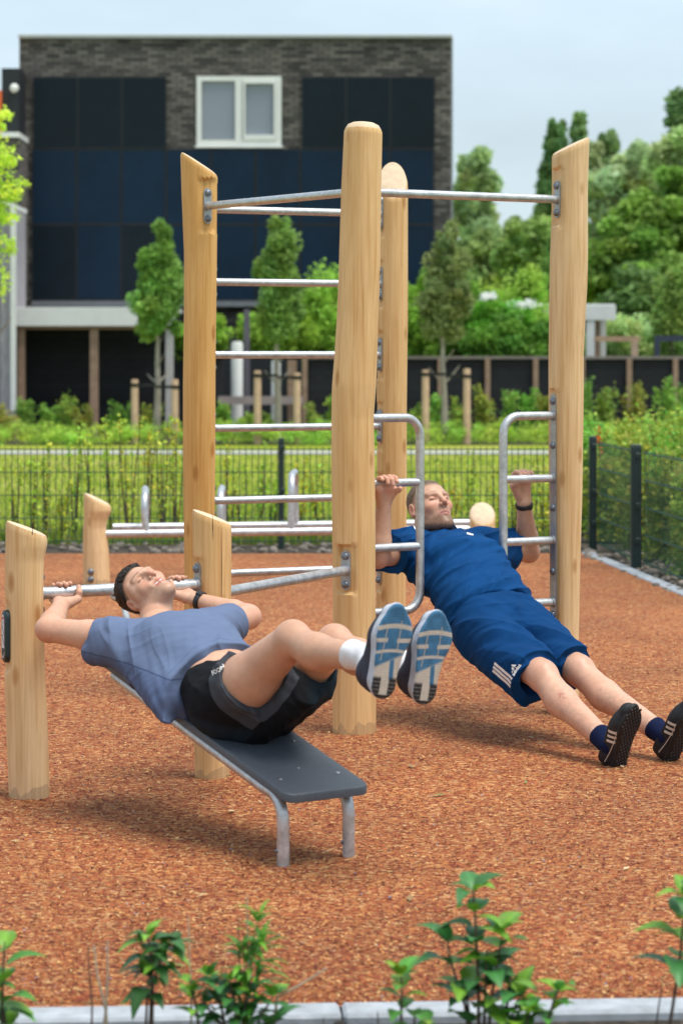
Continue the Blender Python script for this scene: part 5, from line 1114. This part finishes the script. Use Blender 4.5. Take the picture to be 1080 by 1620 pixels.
    # loose cloth hanging to the board on the near side
    sp += [RC(c(.80, -.03, -.125), c(.33, -.045, -.150), .075, .075, .05), RC(c(.42, -.055, -.155), c(.14, -.085, -.165), .050, .055, .04), RC(c(.40, -.05, .12), c(.3, -.05, .12), .06, .06, .04),
           EL(c(.62, .055, 0), (.15, .06, .17), M, .04)]
    hemn = nrm(-h + Wv * .03 + F * .24)
    sp.append(HS(c(.300, .03), hemn, .006, bend=.010)); sp.append(EL(q(0, -.01, -.115), (.066, .066, .066), None, .012, 's')); sp.append(HS(board(.5, 0, .001), -bn, .008))
    sp += [RC(slR - nrm(slR - shR) * .035, slR + nrm(elR - slR) * .04, .060, .060, .006, 's'), RC(slL - nrm(elL - slL) * .03, slL + nrm(elL - slL) * .04, .058, .058, .006, 's')]
    hemi = c(.36, 0); 
    def dsp(p):
        m = .45 + .55 * sstep(.03, -.09, (p - c(.5, 0).astype(np.float32)) @ F.astype(np.float32))
        return m * (.0125 * folds(p, nrm(Wv * .55 - h * .4 + F * .5), 4, 19, 3.1) + .0042 * folds(p, nrm(h * .8 + F * .4 + Wv * .3), 8, 30, 8.1)) + .003 * vnoise(p * 7 + 2)
    def csh(V):
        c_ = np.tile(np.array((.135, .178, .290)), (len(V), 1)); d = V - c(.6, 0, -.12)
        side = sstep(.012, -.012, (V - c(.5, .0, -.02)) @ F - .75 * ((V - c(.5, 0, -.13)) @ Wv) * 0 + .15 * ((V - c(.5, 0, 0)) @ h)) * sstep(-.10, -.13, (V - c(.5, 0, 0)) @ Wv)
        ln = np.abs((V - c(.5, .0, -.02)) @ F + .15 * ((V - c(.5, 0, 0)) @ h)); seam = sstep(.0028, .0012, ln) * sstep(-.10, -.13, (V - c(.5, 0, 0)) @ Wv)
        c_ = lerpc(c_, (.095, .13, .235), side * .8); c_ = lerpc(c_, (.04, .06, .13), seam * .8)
        hl = np.abs((V - c(.300, .03)) @ hemn + .022); return lerpc(c_, (.07, .10, .22), sstep(.002, .001, hl) * .6)
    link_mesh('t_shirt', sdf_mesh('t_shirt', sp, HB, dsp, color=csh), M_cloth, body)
    # shorts
    g = [EL(c(0.02, -.005), (.176, .117, .135), M, .03), RC(c(.18, 0, -.09), c(.18, 0, .09), .085, .085, .05)]
    eR = hpR * .65 + knR * .35; eL = hpL * .42 + knL * .58
    nR = nrm(knR - hpR); nL = nrm(knL - hpL)
    g += [RC(hpR, eR - F * .004, .104, .105, .04, flat=True), RC(hpR - F * .03, eR - F * .050 + Wv * .02, .085, .075, .03, flat=True),
          RC(hpL - F * .01, eL - F * .035, .104, .098, .04), RC(hpL - F * .03 - Wv * .02, P(492, 1093, 7.56), .085, .042, .05, ax=nrm(np.cross(nL, wb)), sq=.8), RC(c(-.12, -.05, -.02), P(455, 1118, 7.60), .07, .040, .05)]
    g += [RC(eR - nR * .05 + F * .003, eR + nR * .07 + F * .01, .088, .096, .006, 's'), RC(hpL * .5 + knL * .5, knL + nL * .1, .079, .088, .006, 's')]
    g.append(HS(c(.275, 0), nrm(h + F * .12), .008)); g.append(HS(eL + nL * .05, nrm(nL + F * -.1), .008)); g.append(HS(board(.5, 0, .001), -bn, .008))
    def dsh(p): return .0075 * folds(p, nrm(Wv + F * .6), 5, 20, 1.3) + .0022 * vnoise(p * 40)
    def cso(V):
        c_ = np.tile(np.array((.0095, .0105, .013)), (len(V), 1)); t = (V - eR) @ nR; dR = near_seg(V, hpR, eR + nR * .05); dL = near_seg(V, hpL, knL)
        hem = sstep(-.062, -.057, t) * (dR < dL + .03) * (dR < .14); c_ = lerpc(c_, (.055, .060, .072), hem); c_ = lerpc(c_, (.09, .095, .11), hem * sstep(.0022, .001, np.abs(t + .012)))
        pan = sstep(-.02, -.05, (V - hpR) @ F) * (V @ Wv < hpR @ Wv + .02); c_ = lerpc(c_, (.016, .028, .042), pan * .7 * (1 - hem))
        return lerpc(c_, (.014, .03, .042), .7 * sstep(P(480, 0, 7.6)[0], P(500, 0, 7.6)[0], V[:, 0]))
    sm = sdf_mesh('shorts', g, HB, dsh, color=cso); bv = bvh_of(sm); so = link_mesh('shorts', sm, M_cloth, body)
    o = P(345, 1063, 7.6); tdir = nrm(P(347, 1057, 7.6) - P(337, 1067, 7.6)); xx = nrm(P(352, 1056, 7.6) - P(336, 1068, 7.6)); yy = nrm(P(333, 1053, 7.6) - P(337, 1061, 7.6)); nn_ = nrm(np.cross(xx, yy)); nn_ = nn_ if nn_[1] < 0 else -nn_
    yy = nrm(np.cross(nn_, xx)); yy = yy if yy[2] > 0 else -yy
    decal('lettering', text_polys('FOON', .0165, .0004), P(336, 1072, 7.6), nrm(P(354, 1058, 7.6) - P(336, 1072, 7.6)), yy, bv, nn_, M_print, so)
    # watch strap
    strap(wrL, elL, .030, body, .02)
    # socks and shoes
    st = dict(kind='runner', upper=(.018, .022, .045), lace=(.03, .16, .5), mid=(.55, .58, .66), midh=.032, sole=(.02, .02, .02))
    nn = nrm((.50, -.86, -.10)); S1 = P(617, 1031, 7.00); S2 = P(681, 1041, 7.10)
    for (an, kn, S, T, lo) in ((anR, knR, S1, (.17, 0, .98), .088), (anL, knL, S2, (.155, 0, .98), .045)):
        heel = S - nrm(T) * .075 - nn * .05
        d = nrm(kn - an); a2 = an * .6 + heel * .4
        sk = [RC(heel - nn * .02, an, .040, .0405, .02), RC(an, an + d * lo, .0405, .0445, .01, flat=True), RC(an + d * lo * .97, an + d * lo, .0455, .0455, .004, flat=True)]
        link_mesh('sock', sdf_mesh('sock', sk, .0026, lambda p: .0009 * vnoise(p * 60), color=lambda V: np.tile(np.array((.74, .74, .77)), (len(V), 1))), M_cloth, body)
        shoe('shoe', S, T, nn, .272, 1.13, body, st, an * .75 + heel * .25)
    a_ = anR + nrm(knR - anR) * .055; yv = nrm(np.cross(nrm(knR - anR), [0.2, -1, 0.1]))
    mb = MB(); 
    for s_ in (0,):
        p0 = a_ + np.array([-.004, -.0445, .006]); mb.tube([p0 + np.array([.004, .0, .016]), p0 + np.array([.0, -.0008, .0]), p0 + np.array([.002, .0, -.017])], .0014, 6)
    mb.build('swoosh_mark', simple('dark_print', (.05, .05, .12), .7), body)
    return body
def strap(wr, el, r, parent, off):
    d = nrm(el - wr); c0 = wr + d * off; u = nrm(np.cross(d, [0, 0, 1])); v = np.cross(d, u); mb = MB(); n = 28; rows = []
    for (a, rr) in ((-.0095, r), (-.0095, r + .004), (-.007, r + .0058), (.007, r + .0058), (.0095, r + .004), (.0095, r)):
        rows.append([c0 + d * a + (u * math.cos(2 * math.pi * k / n) + v * math.sin(2 * math.pi * k / n)) * rr for k in range(n)])
    vs = [p for q in rows for p in q]; fs = [(i * n + k, i * n + (k + 1) % n, (i + 1) * n + (k + 1) % n, (i + 1) * n + k) for i in range(5) for k in range(n)]
    mb.add(vs, fs); o = mb.build('wristband', M_band, parent, smooth=True)
    mb = MB(); f = nrm(np.array([0.1, -.6, .8]) - d * np.dot([0.1, -.6, .8], d)); mb.box(c0 + f * (r + .006), (.020, .024, .008), [np.cross(f, d), d, f], bev=.003); mb.build('tracker', M_band, parent)

# ---------- man in blue: hanging in the two handles, heels on the ground
def man_back():
    skin = (.66, .385, .27)
    hip = P(790, 992, 10.02); sh = P(702, 866, 10.42); w0 = nrm((.87, .49, 0)); h = nrm(sh - hip)
    tp, c, M = torso_prims(hip, sh, None, w0, .205, 1.06, 1.06); Wv, F, _ = M
    shR = c(.985, 0, -.195); shL = c(.985, 0, .195)
    elR = P(598, 880, 10.13); wrR = P(607, 797, 10.10); elL = P(835, 872, 10.66); wrL = P(828, 795, 10.56)
    hpR = c(0, 0, -.095); hpL = c(0, 0, .095); knR = P(857, 1070, 9.58); knL = P(915, 1062, 9.74); anR = P(961, 1176, 9.20); anL = P(1050, 1163, 9.31)
    b = list(tp)
    for (hp, kn, an) in ((hpR, knR, anR), (hpL, knL, anL)):
        limb(b, hp, kn, .096, .088, .058, .35, k=.03); b.append(EL(kn + F * .014, (.050, .050, .050), None, .03))
        dwn = nrm(np.cross(np.cross(nrm(an - kn), F), nrm(an - kn))); dwn = dwn if dwn @ F < 0 else -dwn
        limb(b, kn, an, .056, .056, .039, .32, bulge=dwn * .016, k=.02); b.append(EL(kn * .68 + an * .32 + dwn * .022, (.054, .050, .090), np.array([nrm(np.cross(dwn, an - kn)), dwn, nrm(an - kn)]), .03))
        b.append(RC(an, an + nrm(an - kn) * .03, .036, .03, .01))
    for (s_, e_, w_) in ((shR, elR, wrR), (shL, elL, wrL)):
        b.append(EL(s_, (.062, .062, .062), None, .03)); limb(b, s_, e_, .058, .056, .044, .4, k=.025); b.append(RC(e_, e_ * .70 + w_ * .30, .045, .048, .02)); b.append(RC(e_ * .70 + w_ * .30, w_, .047, .0295, .01))
        b.append(EL(e_ + nrm(e_ - s_) * .008 + np.array([0, 0, -.008]), (.038, .038, .038), None, .02))
    C = P(680, 804, 10.46); U = nrm((-.25, .42, .87)); Fh = nrm((.42, -.75, .50)); hp_, q, HM = head_prims(C, U, Fh, 1.06, 1.12); Wh, Fh, U = HM
    b += [RC(q(0, -.035, -.05), c(1.05, -.02), .064, .072, .03), RC(q(0, -.02, -.055), q(0, .045, -.088), .052, .036, .03), RC(c(1.07, -.01), c(.97, .0, -.11), .050, .045, .03), RC(c(1.07, -.01), c(.97, .0, .11), .050, .045, .03)]
    b += hp_
    ax = nrm((.87, .49, 0)); bk = nrm((-.49, .87, 0))
    nb_ = nrm(bk * .92 + np.array([0, 0, -.55]))
    gR = P(612, 765, 10.05); gL = P(828, 756, 10.525)
    grip(b, gR, ax, nb_, (0, 0, 1), wrR, +1, rb=.0175, angs=(55, 112, 168, 208), scale=1.08, thumb=(-35, -70, -100))
    grip(b, gL, ax, nb_, (0, 0, 1), wrL, -1, rb=.0175, angs=(55, 112, 168, 208), scale=1.08, thumb=(-35, -70, -100))
    def colr(V):
        c_ = skin_color(skin)(V); c_ = lerpc(c_, (.58, .24, .17), .5 * np.exp(-(np.linalg.norm(V - elR - np.array([.02, -.02, -.02]), axis=1) / .05) ** 2)); c_ = lerpc(c_, (.58, .25, .18), .45 * np.exp(-(np.linalg.norm(V - elL, axis=1) / .05) ** 2))
        for y in (gR, gL): c_ = lerpc(c_, (.62, .28, .21), .5 * np.exp(-(np.linalg.norm(V - y, axis=1) / .05) ** 2))
        for k_ in (knR, knL): c_ = lerpc(c_, (.60, .29, .20), .4 * np.exp(-(np.linalg.norm(V - k_ - F * .05, axis=1) / .04) ** 2))
        sc_ = P(888, 1100, 9.40); n = vnoise((V * 160).astype(np.float32)); c_ = lerpc(c_, (.42, .10, .08), .75 * np.exp(-(np.linalg.norm((V - sc_) * (1, .3, .8), axis=1) / .014) ** 2) * sstep(-.1, .4, n))
        for (kn, an) in ((knR, anR), (knL, anL)): c_ = lerpc(c_, (.42, .27, .18), .35 * sstep(-.1, .6, vnoise((V * 90).astype(np.float32))) * np.exp(-(near_seg(V, kn * .6 + an * .4, an) / .08) ** 4))
        return paint_head(c_, V, C, U, Fh, Wh, 1.06, skin, (.50, .20, .16), (.26, .15, .09), (.13, .068, .036), .95, blush=.6, eyeopen=.0011, lash=(.07, .045, .04), buzz=(.26, .165, .105))
    body = link_mesh('person', sdf_mesh('person', b, HB, color=colr), M_skin, loc=G(1005, 9.15))
    tag(body, 'man in royal blue polo shirt and shorts hanging backwards from the two metal handles', 'person')
    hair_mesh('hair', C, U, Fh, 1.06, .0022, .0012, body, (.20, .13, .08), M_hair, lift=.012, side=.0002)
    # polo shirt
    sp, _, _ = torso_prims(hip, sh, None, w0, .215, 1.07, 1.16, .012)
    slR = shR * .42 + elR * .58; slL = shL * .45 + elL * .55
    sp += [RC(shR, slR, .078, .078, .03, flat=True), RC(shL, slL, .078, .080, .03, flat=True), RC(shL + h * -.06, slL - F * .02, .06, .062, .04, flat=True), EL(c(.42, .035), (.135, .085, .17), M, .05), EL(c(.22, .004), (.186, .136, .13), M, .03)]
    sp += [HS(c(.115, 0), nrm(-h + F * .10), .005, bend=.006), EL(q(0, 0, -.118), (.072, .072, .066), None, .012, 's')]
    sp += [RC(slR - nrm(slR - shR) * .03, slR + nrm(elR - slR) * .04, .066, .066, .006, 's'), RC(slL - nrm(slL - shL) * .03, slL + nrm(elL - slL) * .04, .068, .068, .006, 's')]
    def dsp(p): return .0140 * folds(p, nrm(h * .9 + F * .35 - Wv * .30), 3, 19, 4.4) + .0045 * folds(p, nrm(h * .6 - Wv * .7), 6, 28, 9.9) + .003 * vnoise(p * 7)
    def csh(V):
        n = vnoise((V * 9).astype(np.float32)); c_ = np.tile(np.array((.004, .055, .185)), (len(V), 1)) * (1 + .12 * n[:, None])
        wv = (V - c(.5)) @ Wv; pl = np.abs(wv - .002); return lerpc(c_, (.006, .03, .11), sstep(.0018, .0008, np.abs(pl - .014)) * (((V - c(.74)) @ h) > 0) * .7)
    sm = sdf_mesh('polo_shirt', sp, HB, dsp, color=csh); bv = bvh_of(sm); po = link_mesh('polo_shirt', sm, M_cloth, body)
    # collar
    nc = nrm(q(0, -.02, -.07) - c(1.06, 0)); cc = q(0, -.004, -.120)
    co = [RC(cc - nc * .006 + F * 0, cc + nc * .022, .088, .078, .01, flat=True), RC(cc - nc * .03, cc + nc * .07, .080, .070, .004, 's'), EL(cc + nrm(Fh * .6 + F * .6) * .085, (.016, .016, .03), None, .006, 's')]
    link_mesh('collar', sdf_mesh('collar', co, .0026, lambda p: .002 * vnoise(p * 40), color=lambda V: np.tile(np.array((.006, .010, .03)), (len(V), 1))), M_cloth, po)
    nF = nrm(np.array([0.05, -.95, .3])); x_ = nrm((1, .3, -.22)); y_ = np.cross(nF, x_) * -1; y_ = y_ if y_[2] > 0 else -y_
    decal('badge', [[(0, 0), (.030, 0), (.030, .010), (0, .010)]], P(736, 849, 10.3), x_, y_, bv, nF, M_print, po)
    # shorts
    g = [EL(c(.0, -.0), (.192, .130, .145), M, .03), EL(c(.14, .0), (.172, .120, .10), M, .04)]
    eR = hpR * .14 + knR * .86; eL = hpL * .14 + knL * .86; nR = nrm(knR - hpR); nL = nrm(knL - hpL); dn = np.array([0, 0, -1.])
    g += [RC(hpR, eR + dn * .012, .112, .092, .03, flat=True), RC(hpR + dn * .02, eR + dn * .050 - Wv * .01, .095, .085, .03, flat=True), RC(hpL, eL + dn * .006, .112, .088, .022, flat=True), RC(hpL + dn * .02, eL + dn * .03, .095, .070, .022, flat=True)]
    g += [RC(eR - nR * .09 + dn * .018, eR + nR * .07 + dn * .030, .070, .086, .005, 's'), RC(eR - nR * .05 + dn * .05, eR + nR * .07 + dn * .052, .05, .078, .004, 's'), RC(eL - nL * .07 + dn * .012, eL + nL * .07 + dn * .012, .066, .078, .005, 's')]
    g.append(HS(c(.20, 0), nrm(h), .008))
    def dsh(p): return .0130 * folds(p, nrm(Wv * .8 + h * .5), 3.5, 13, 7.7) + .0038 * folds(p, nrm(h + F * .3), 6, 26, 2.2)
    def cso(V):
        c_ = np.tile(np.array((.003, .044, .150)), (len(V), 1)); n = vnoise((V * 11).astype(np.float32)); c_ = c_ * (1 + .12 * n[:, None])
        wl = (V - c(.235)) @ h; c_ = lerpc(c_, (.004, .02, .075), .8 * sstep(.002, .001, np.abs(wl + .035)))
        for (e, n_) in ((eR, nR), (eL, nL)): c_ = lerpc(c_, (.004, .026, .095), .7 * sstep(.002, .001, np.abs((V - e) @ n_ + .022)) * (near_seg(V, e, e - n_ * .05) < .13))
        return c_
    sm = sdf_mesh('shorts', g, HB, dsh, color=cso); bv = bvh_of(sm); so = link_mesh('shorts', sm, M_cloth, body)
    # three stripes and the triangular mark near the hem of the near leg
    Yd = 9.6; nn = nrm((-.45, -.85, .1))
    def quad(p0, p1, w_): # photo points -> strip
        a = P(*p0, Yd); b2 = P(*p1, Yd); return a, b2, w_
    o = P(800, 1080, Yd); X = np.array([1., 0, 0]); X = nrm(X - nn * (X @ nn)); Z = nrm(np.array([0, 0, 1.]) - nn * nn[2]); Z = nrm(Z - X * (Z @ X))
    A2 = np.array([[X[0] / 1 - 0, Z[0]], [X[2], Z[2]]])
    def loc(px, py):
        t = np.array([(px - CX) * Yd / FPX - o[0], EYE - (py - HZ) * Yd / FPX - o[2]])
        # solve on the tangent plane, allowing for its slant in depth
        return tuple(np.linalg.solve(A2, t))
    def strip(x0, y0, x1, y1, w_):
        dx, dy = x1 - x0, y1 - y0; l = math.hypot(dx, dy); px, py = -dy / l * w_ / 2, dx / l * w_ / 2
        return [loc(x0 + px, y0 + py), loc(x1 + px, y1 + py), loc(x1 - px, y1 - py), loc(x0 - px, y0 - py)]
    f = lambda x, y: (680 + x / 4.154, 960 + y / 4.154)
    polys = [strip(*f(405, 378), *f(548, 472), 4.6), strip(*f(395, 402), *f(536, 500), 4.6), strip(*f(388, 427), *f(524, 524), 4.6)]
    polys += [[loc(*f(537, 378)), loc(*f(575, 378)), loc(*f(566, 392)), loc(*f(542, 391))], [loc(*f(539, 396)), loc(*f(563, 397)), loc(*f(555, 414)), loc(*f(543, 413))], [loc(*f(541, 419)), loc(*f(553, 419)), loc(*f(548, 434)), loc(*f(543, 433))]]
    decal('stripe_print', polys, o, X, Z, bv, nn, M_print, so, .0016, .006)
    ang = math.atan2(f(600, 372)[1] - f(553, 452)[1], f(600, 372)[0] - f(553, 452)[0])
    a0 = np.array(loc(*f(560, 452))); a1 = np.array(loc(*f(600, 378))); ex = nrm(a1 - a0); ey = np.array([-ex[1], ex[0]])
    tp_ = text_polys('adidas', .0145, .0004); wmax = max(x for p in tp_ for x, y in p); sc2 = np.linalg.norm(a1 - a0) / wmax
    decal('lettering', [[tuple(a0 + ex * x * sc2 + ey * y * sc2) for x, y in p] for p in tp_], o, X, Z, bv, nn, M_print, so, .0016, .006)
    strap(wrL, elL, .033, body, .012)
    st = dict(kind='stud', upper=(.012, .013, .016), lace=(.02, .02, .025), mid=(.012, .012, .014), midh=.02, sole=(.011, .011, .012))
    M_str = simple('cream_print', (.62, .56, .48), .6, var=.05); M_stud = simple('stud_rubber', (.013, .013, .014), .5, var=.2)
    for (an, kn, T, nn_, tw) in ((anR, knR, (.16, -.40, .90), (.66, -.60, -.38), -1), (anL, knL, (.30, -.38, .88), (.62, -.64, -.42), -1)):
        T = nrm(T); nn_ = np.array(nn_); nn_ = nrm(nn_ - T * (T @ nn_)); W = np.cross(T, nn_)
        S = an + nn_ * .078 + T * .058
        d = nrm(kn - an); sk = [RC(an - d * .02, an + d * .062, .042, .0435, .01, flat=True), RC(an + d * .055, an + d * .062, .0445, .0445, .004, flat=True)]
        link_mesh('sock', sdf_mesh('sock', sk, .0026, lambda p: .0012 * vnoise(p * 50), color=lambda V: np.tile(np.array((.008, .014, .05)), (len(V), 1))), M_cloth, body)
        so_, _, q2, _ = shoe('shoe', S, T, nn_, .308, 1.14, body, st, an + d * .004)
        # studs
        mb = MB(); 
        for i in range(19):
            for j in range(7):
                t = -.47 + i * .051; ww = -.042 + j * .014 + (.007 if i % 2 else 0)
                hw = np.interp(t, [-.5, -.42, -.2, .05, .25, .4, .5], [.012, .032, .034, .038, .050, .040, .012]) * 1.0
                if abs(ww) < hw - .003: mb.dome(q2(ww, t, .0015), nn_, .0062, .0055, 8)
        ss = [o_ for o_ in children(so_)][0]
        mb.build('studs', M_stud, ss, smooth=True)
        # side stripes
        bvs = bvh_of(so_.data); sgn = -1 if W[1] > 0 or W[0] > 0 else 1
        side = W * (1 if (W @ np.array([-.5, -.85, 0])) > 0 else -1); org = Vector(body.location)
        ps = [[(x0, .014), (x0 + .011, .014), (x0 + .011 - .012, .058), (x0 - .012, .058)] for x0 in (-.010, .012, .034)]
        o_ = S - np.array(org) ; decal_local('stripe', ps, o_, T, -nn_, bvs, side, M_str, so_)
        mb = MB(); pts = []
        for k_ in np.linspace(0, 1, 12):
            pp = S + T * (-.105 + .15 * k_) - nn_ * (.030 - .012 * k_ + .014 * (1 - k_) ** 2); hit = bvs.ray_cast(Vector(pp + side * .1) - org, Vector(-side), .3)
            if hit[0] is not None: pts.append(np.array(hit[0] + hit[1] * .0015 + org))
        if len(pts) > 2: mb.tube(pts, .0016, 6); mb.build('piping', M_str, so_)
    return body
def decal_local(name, polys, o, ux, uy, bvh, n, mat, parent):
    me_o = decal(name, polys, o, ux, uy, bvh, n, mat, None, .0014, .006); me_o.parent = parent
    return me_o
man_front(); man_back()
# ------------------------------------------------------------------ plants in the foreground
M_fleaf = vcol_mat('broad_leaf', .42, var=.12, nscale=40, translucent=.25, spec=.5, bmp=.3, bscale=90)
def fleaf(base, d, up, L_, W_, colr, droop=.35, ser=.05, rs=None, cup=.25):
    """one toothed leaf as a small grid"""
    d = nrm(d); s_ = nrm(np.cross(d, up)); u = np.cross(s_, d); n = 12; V = []; 
    for i in range(n + 1):
        q = i / n; wd = W_ * math.sin(math.pi * q ** .72) ** .85 * (1 - .25 * q) if 0 < q < 1 else .0; tooth = 1 + ser * (1 if i % 2 else -1); c = base + d * L_ * (q - .10 * q * q * droop) + u * L_ * (.10 * math.sin(q * 3) - droop * q * q * .55)
        for (a, hh) in ((-1, cup), (-.5, cup * .35), (0, 0), (.5, cup * .35), (1, cup)): V.append(c + s_ * a * wd / 2 * tooth + u * hh * wd / 2)
    F = [(i * 5 + k, i * 5 + k + 1, (i + 1) * 5 + k + 1, (i + 1) * 5 + k) for i in range(n) for k in range(4)]
    c = np.tile(np.array(colr), (len(V), 1)); V = np.array(V); mid = np.arange(len(V)) % 5 == 2; c[mid] = c[mid] * 1.35; return V, np.array(F), c
def plant(name, label, stems, Y, seed, colr, leafL=.07, leafW=.038, young=(.20, .42, .04), narrow=False, cat='plant', stemr=.0032, stemcol=None, nleaf=2, step=.035, start=.45, group=None, droop=.35):
    rs = np.random.RandomState(seed); b = P(stems[0][0][0], 1659, Y); t = thing(name, label, cat, (b[0], Y, 0), group); Vs = []; Fs = []; Cs = []; off = 0; mb = MB()
    for st_ in stems:
        pts = [P(x, y, Y + dy) for (x, y, dy) in [(q[0], q[1], (q[2] if len(q) > 2 else 0)) for q in st_]]
        r_ = [stemr * (1.25 - .7 * i / (len(pts) - 1)) for i in range(len(pts))]; mb.tube(pts, r_, 7)
        seg = [np.linalg.norm(pts[i + 1] - pts[i]) for i in range(len(pts) - 1)]; tot = sum(seg); s = tot * start; k = 0; rot = rs.uniform(0, 3.14)
        def at(s):
            for i, l in enumerate(seg):
                if s <= l or i == len(seg) - 1: return pts[i] + (pts[i + 1] - pts[i]) * min(1, s / l)
                s -= l
        while s < tot + 1e-6:
            q = s / tot; p = at(s); top = q > .93
            m = nleaf if not top else nleaf + 3
            for j in range(m):
                a = rot + j * 2 * math.pi / m + rs.uniform(-.3, .3); el = rs.uniform(-.1, .6) + (.5 if top and j > 1 else 0); d = np.array([math.cos(a) * math.cos(el), math.sin(a) * math.cos(el), math.sin(el)]); sc_ = rs.uniform(.75, 1.15) * (1 if not top else rs.uniform(.6, 1.0)); cc = np.array(colr) * rs.uniform(.7, 1.3) * (1 - .0) if rs.rand() > q * .55 else np.array(young) * rs.uniform(.75, 1.1)
                V, F, c = fleaf(p + d * .006, d, np.array([0, 0, 1.]), leafL * 1.35 * sc_, leafW * 1.5 * sc_, cc, droop * rs.uniform(.6, 1.6), cup=rs.uniform(.1, .45)); Vs.append(V); Fs.append(F + off); Cs.append(c); off += len(V)
            rot += 1.57 + rs.uniform(-.2, .2); s += step * .75 * rs.uniform(.8, 1.25)
    mb.build('stem', stemcol or M_stemf, t, smooth=True)
    if Vs: link_mesh('leaves', np_mesh('leaves', np.concatenate(Vs), np.concatenate(Fs), np.concatenate(Cs), True), M_fleaf, t)
    return t
M_stemf = simple('woody_stem', (.11, .070, .050), .8, var=.3, nscale=60); M_dry = simple('dry_stalk', (.52, .40, .28), .8, var=.2, nscale=30)
DG = (.055, .20, .050); MG = (.09, .30, .040)
plant('hydrangea', 'tall leafy hydrangea with several stems right of centre at the front', [[(757, 1665), (756, 1560), (752, 1470), (749, 1420), (748, 1402)], [(745, 1665), (735, 1590), (712, 1520), (705, 1478)], [(772, 1665), (775, 1590), (790, 1500), (797, 1465)], [(765, 1665), (766, 1600), (768, 1540), (770, 1502)], [(790, 1665), (800, 1600), (806, 1560), (808, 1530)], [(750, 1665), (742, 1610), (738, 1575), (737, 1555)], [(800, 1665), (803, 1628), (815, 1590), (822, 1575)]], 5.42, 1, DG, .066, .038, step=.052, start=.42, stemr=.0035)
plant('hydrangea', 'small bright green shoot left of the tall hydrangea', [[(636, 1665), (634, 1600), (636, 1560), (634, 1545)], [(650, 1665), (655, 1620), (656, 1600)], [(690, 1665), (676, 1625), (672, 1612)]], 5.38, 2, MG, .050, .030, young=(.25, .42, .03), start=.55, step=.03)
plant('hydrangea', 'low light green plant right of the tall hydrangea', [[(858, 1665), (868, 1610), (876, 1580), (884, 1565)], [(835, 1665), (832, 1620), (838, 1598)], [(820, 1665), (815, 1630), (812, 1610)]], 5.36, 3, MG, .050, .032, young=(.22, .42, .03), start=.5, step=.03)
plant('hydrangea', 'dark leaved plant cut by the right edge of the picture', [[(1052, 1665), (1062, 1600), (1074, 1520), (1082, 1440), (1084, 1415)], [(1100, 1665), (1102, 1600), (1104, 1520), (1106, 1480)]], 5.34, 4, DG, .075, .046, start=.5, step=.055, stemr=.0036)
plant('dry_stalk', 'single bare brown stalk left of the right edge plant', [[(1032, 1660), (1040, 1600), (1048, 1545)]], 5.45, 5, DG, start=2, stemcol=M_stemf, stemr=.0022, cat='stalk')
plant('hydrangea', 'leafy plant at the left edge of the picture', [[(4, 1665), (4, 1590), (6, 1520), (8, 1490)], [(-16, 1665), (-14, 1600), (-8, 1560)], [(18, 1665), (8, 1610), (2, 1585)]], 5.34, 6, MG, .068, .042, start=.45, step=.05)
plant('hydrangea', 'drooping leaved plant on a bare stem at lower left', [[(236, 1665), (239, 1590), (241, 1530), (236, 1490), (232, 1474)], [(240, 1665), (242, 1560), (256, 1510), (268, 1492), (282, 1500)], [(229, 1665), (232, 1600), (236, 1540)]], 5.42, 7, (.045, .15, .03), .050, .030, start=.66, step=.022, droop=.9)
plant('hydrangea', 'bushy dark plant left of centre at the front', [[(320, 1665), (310, 1590), (302, 1560), (300, 1548)], [(362, 1665), (352, 1600), (340, 1565), (330, 1545)], [(390, 1665), (385, 1610), (392, 1570), (396, 1552)], [(380, 1665), (376, 1600), (366, 1565), (362, 1552)], [(400, 1665), (410, 1610), (424, 1590), (432, 1575)], [(372, 1665), (350, 1620), (326, 1590), (316, 1580)], [(395, 1665), (404, 1640), (424, 1620), (446, 1612)]], 5.42, 8, DG, .046, .028, start=.45, step=.030)
plant('willowherb', 'narrow leaved bright weed standing left of centre', [[(386, 1665), (390, 1590), (398, 1520), (404, 1470), (410, 1448)], [(392, 1665), (402, 1580), (410, 1520), (412, 1490)], [(380, 1665), (386, 1600), (388, 1540), (384, 1500)]], 5.45, 9, (.10, .32, .03), .050, .012, young=(.18, .42, .04), start=.35, step=.018, stemr=.0022, stemcol=simple('green_stem', (.12, .22, .04), .7), droop=.3)
for i, (pts, lb) in enumerate((([(172, 1665), (168, 1600), (154, 1540), (149, 1495)], 'bent pale dry stalk at the far lower left'), ([(158, 1665), (168, 1600), (171, 1540), (170, 1488)], 'straight pale dry stalk at the far lower left'), ([(145, 1665), (146, 1590), (141, 1530), (140, 1496)], 'thin brown dry stalk left of the pale ones'),
    ([(302, 1665), (303, 1560), (299, 1500), (298, 1448)], 'upright dry stalk behind the bushy dark plant'), ([(388, 1665), (392, 1560), (392, 1480), (390, 1416)], 'tallest thin dry stalk left of centre'), ([(377, 1665), (379, 1560), (378, 1500), (377, 1450)], 'short grey dry stalk beside the tallest one'), ([(430, 1665, 0), (438, 1578), (478, 1556), (518, 1531)], 'pale dry twig lying slantwise at the kerb'), ([(600, 1665), (598, 1630), (597, 1600)], 'short dark stub at the kerb in the middle'), ([(508, 1665), (510, 1640), (512, 1610)], 'short brown stub left of the middle'))):
    plant('dry_stalk', lb, [pts], 5.46, 20 + i, DG, start=2, stemcol=M_dry if i in (0, 1, 3, 4, 6) else M_stemf, stemr=.0032 if i in (0, 1, 6) else .0022, cat='stalk')
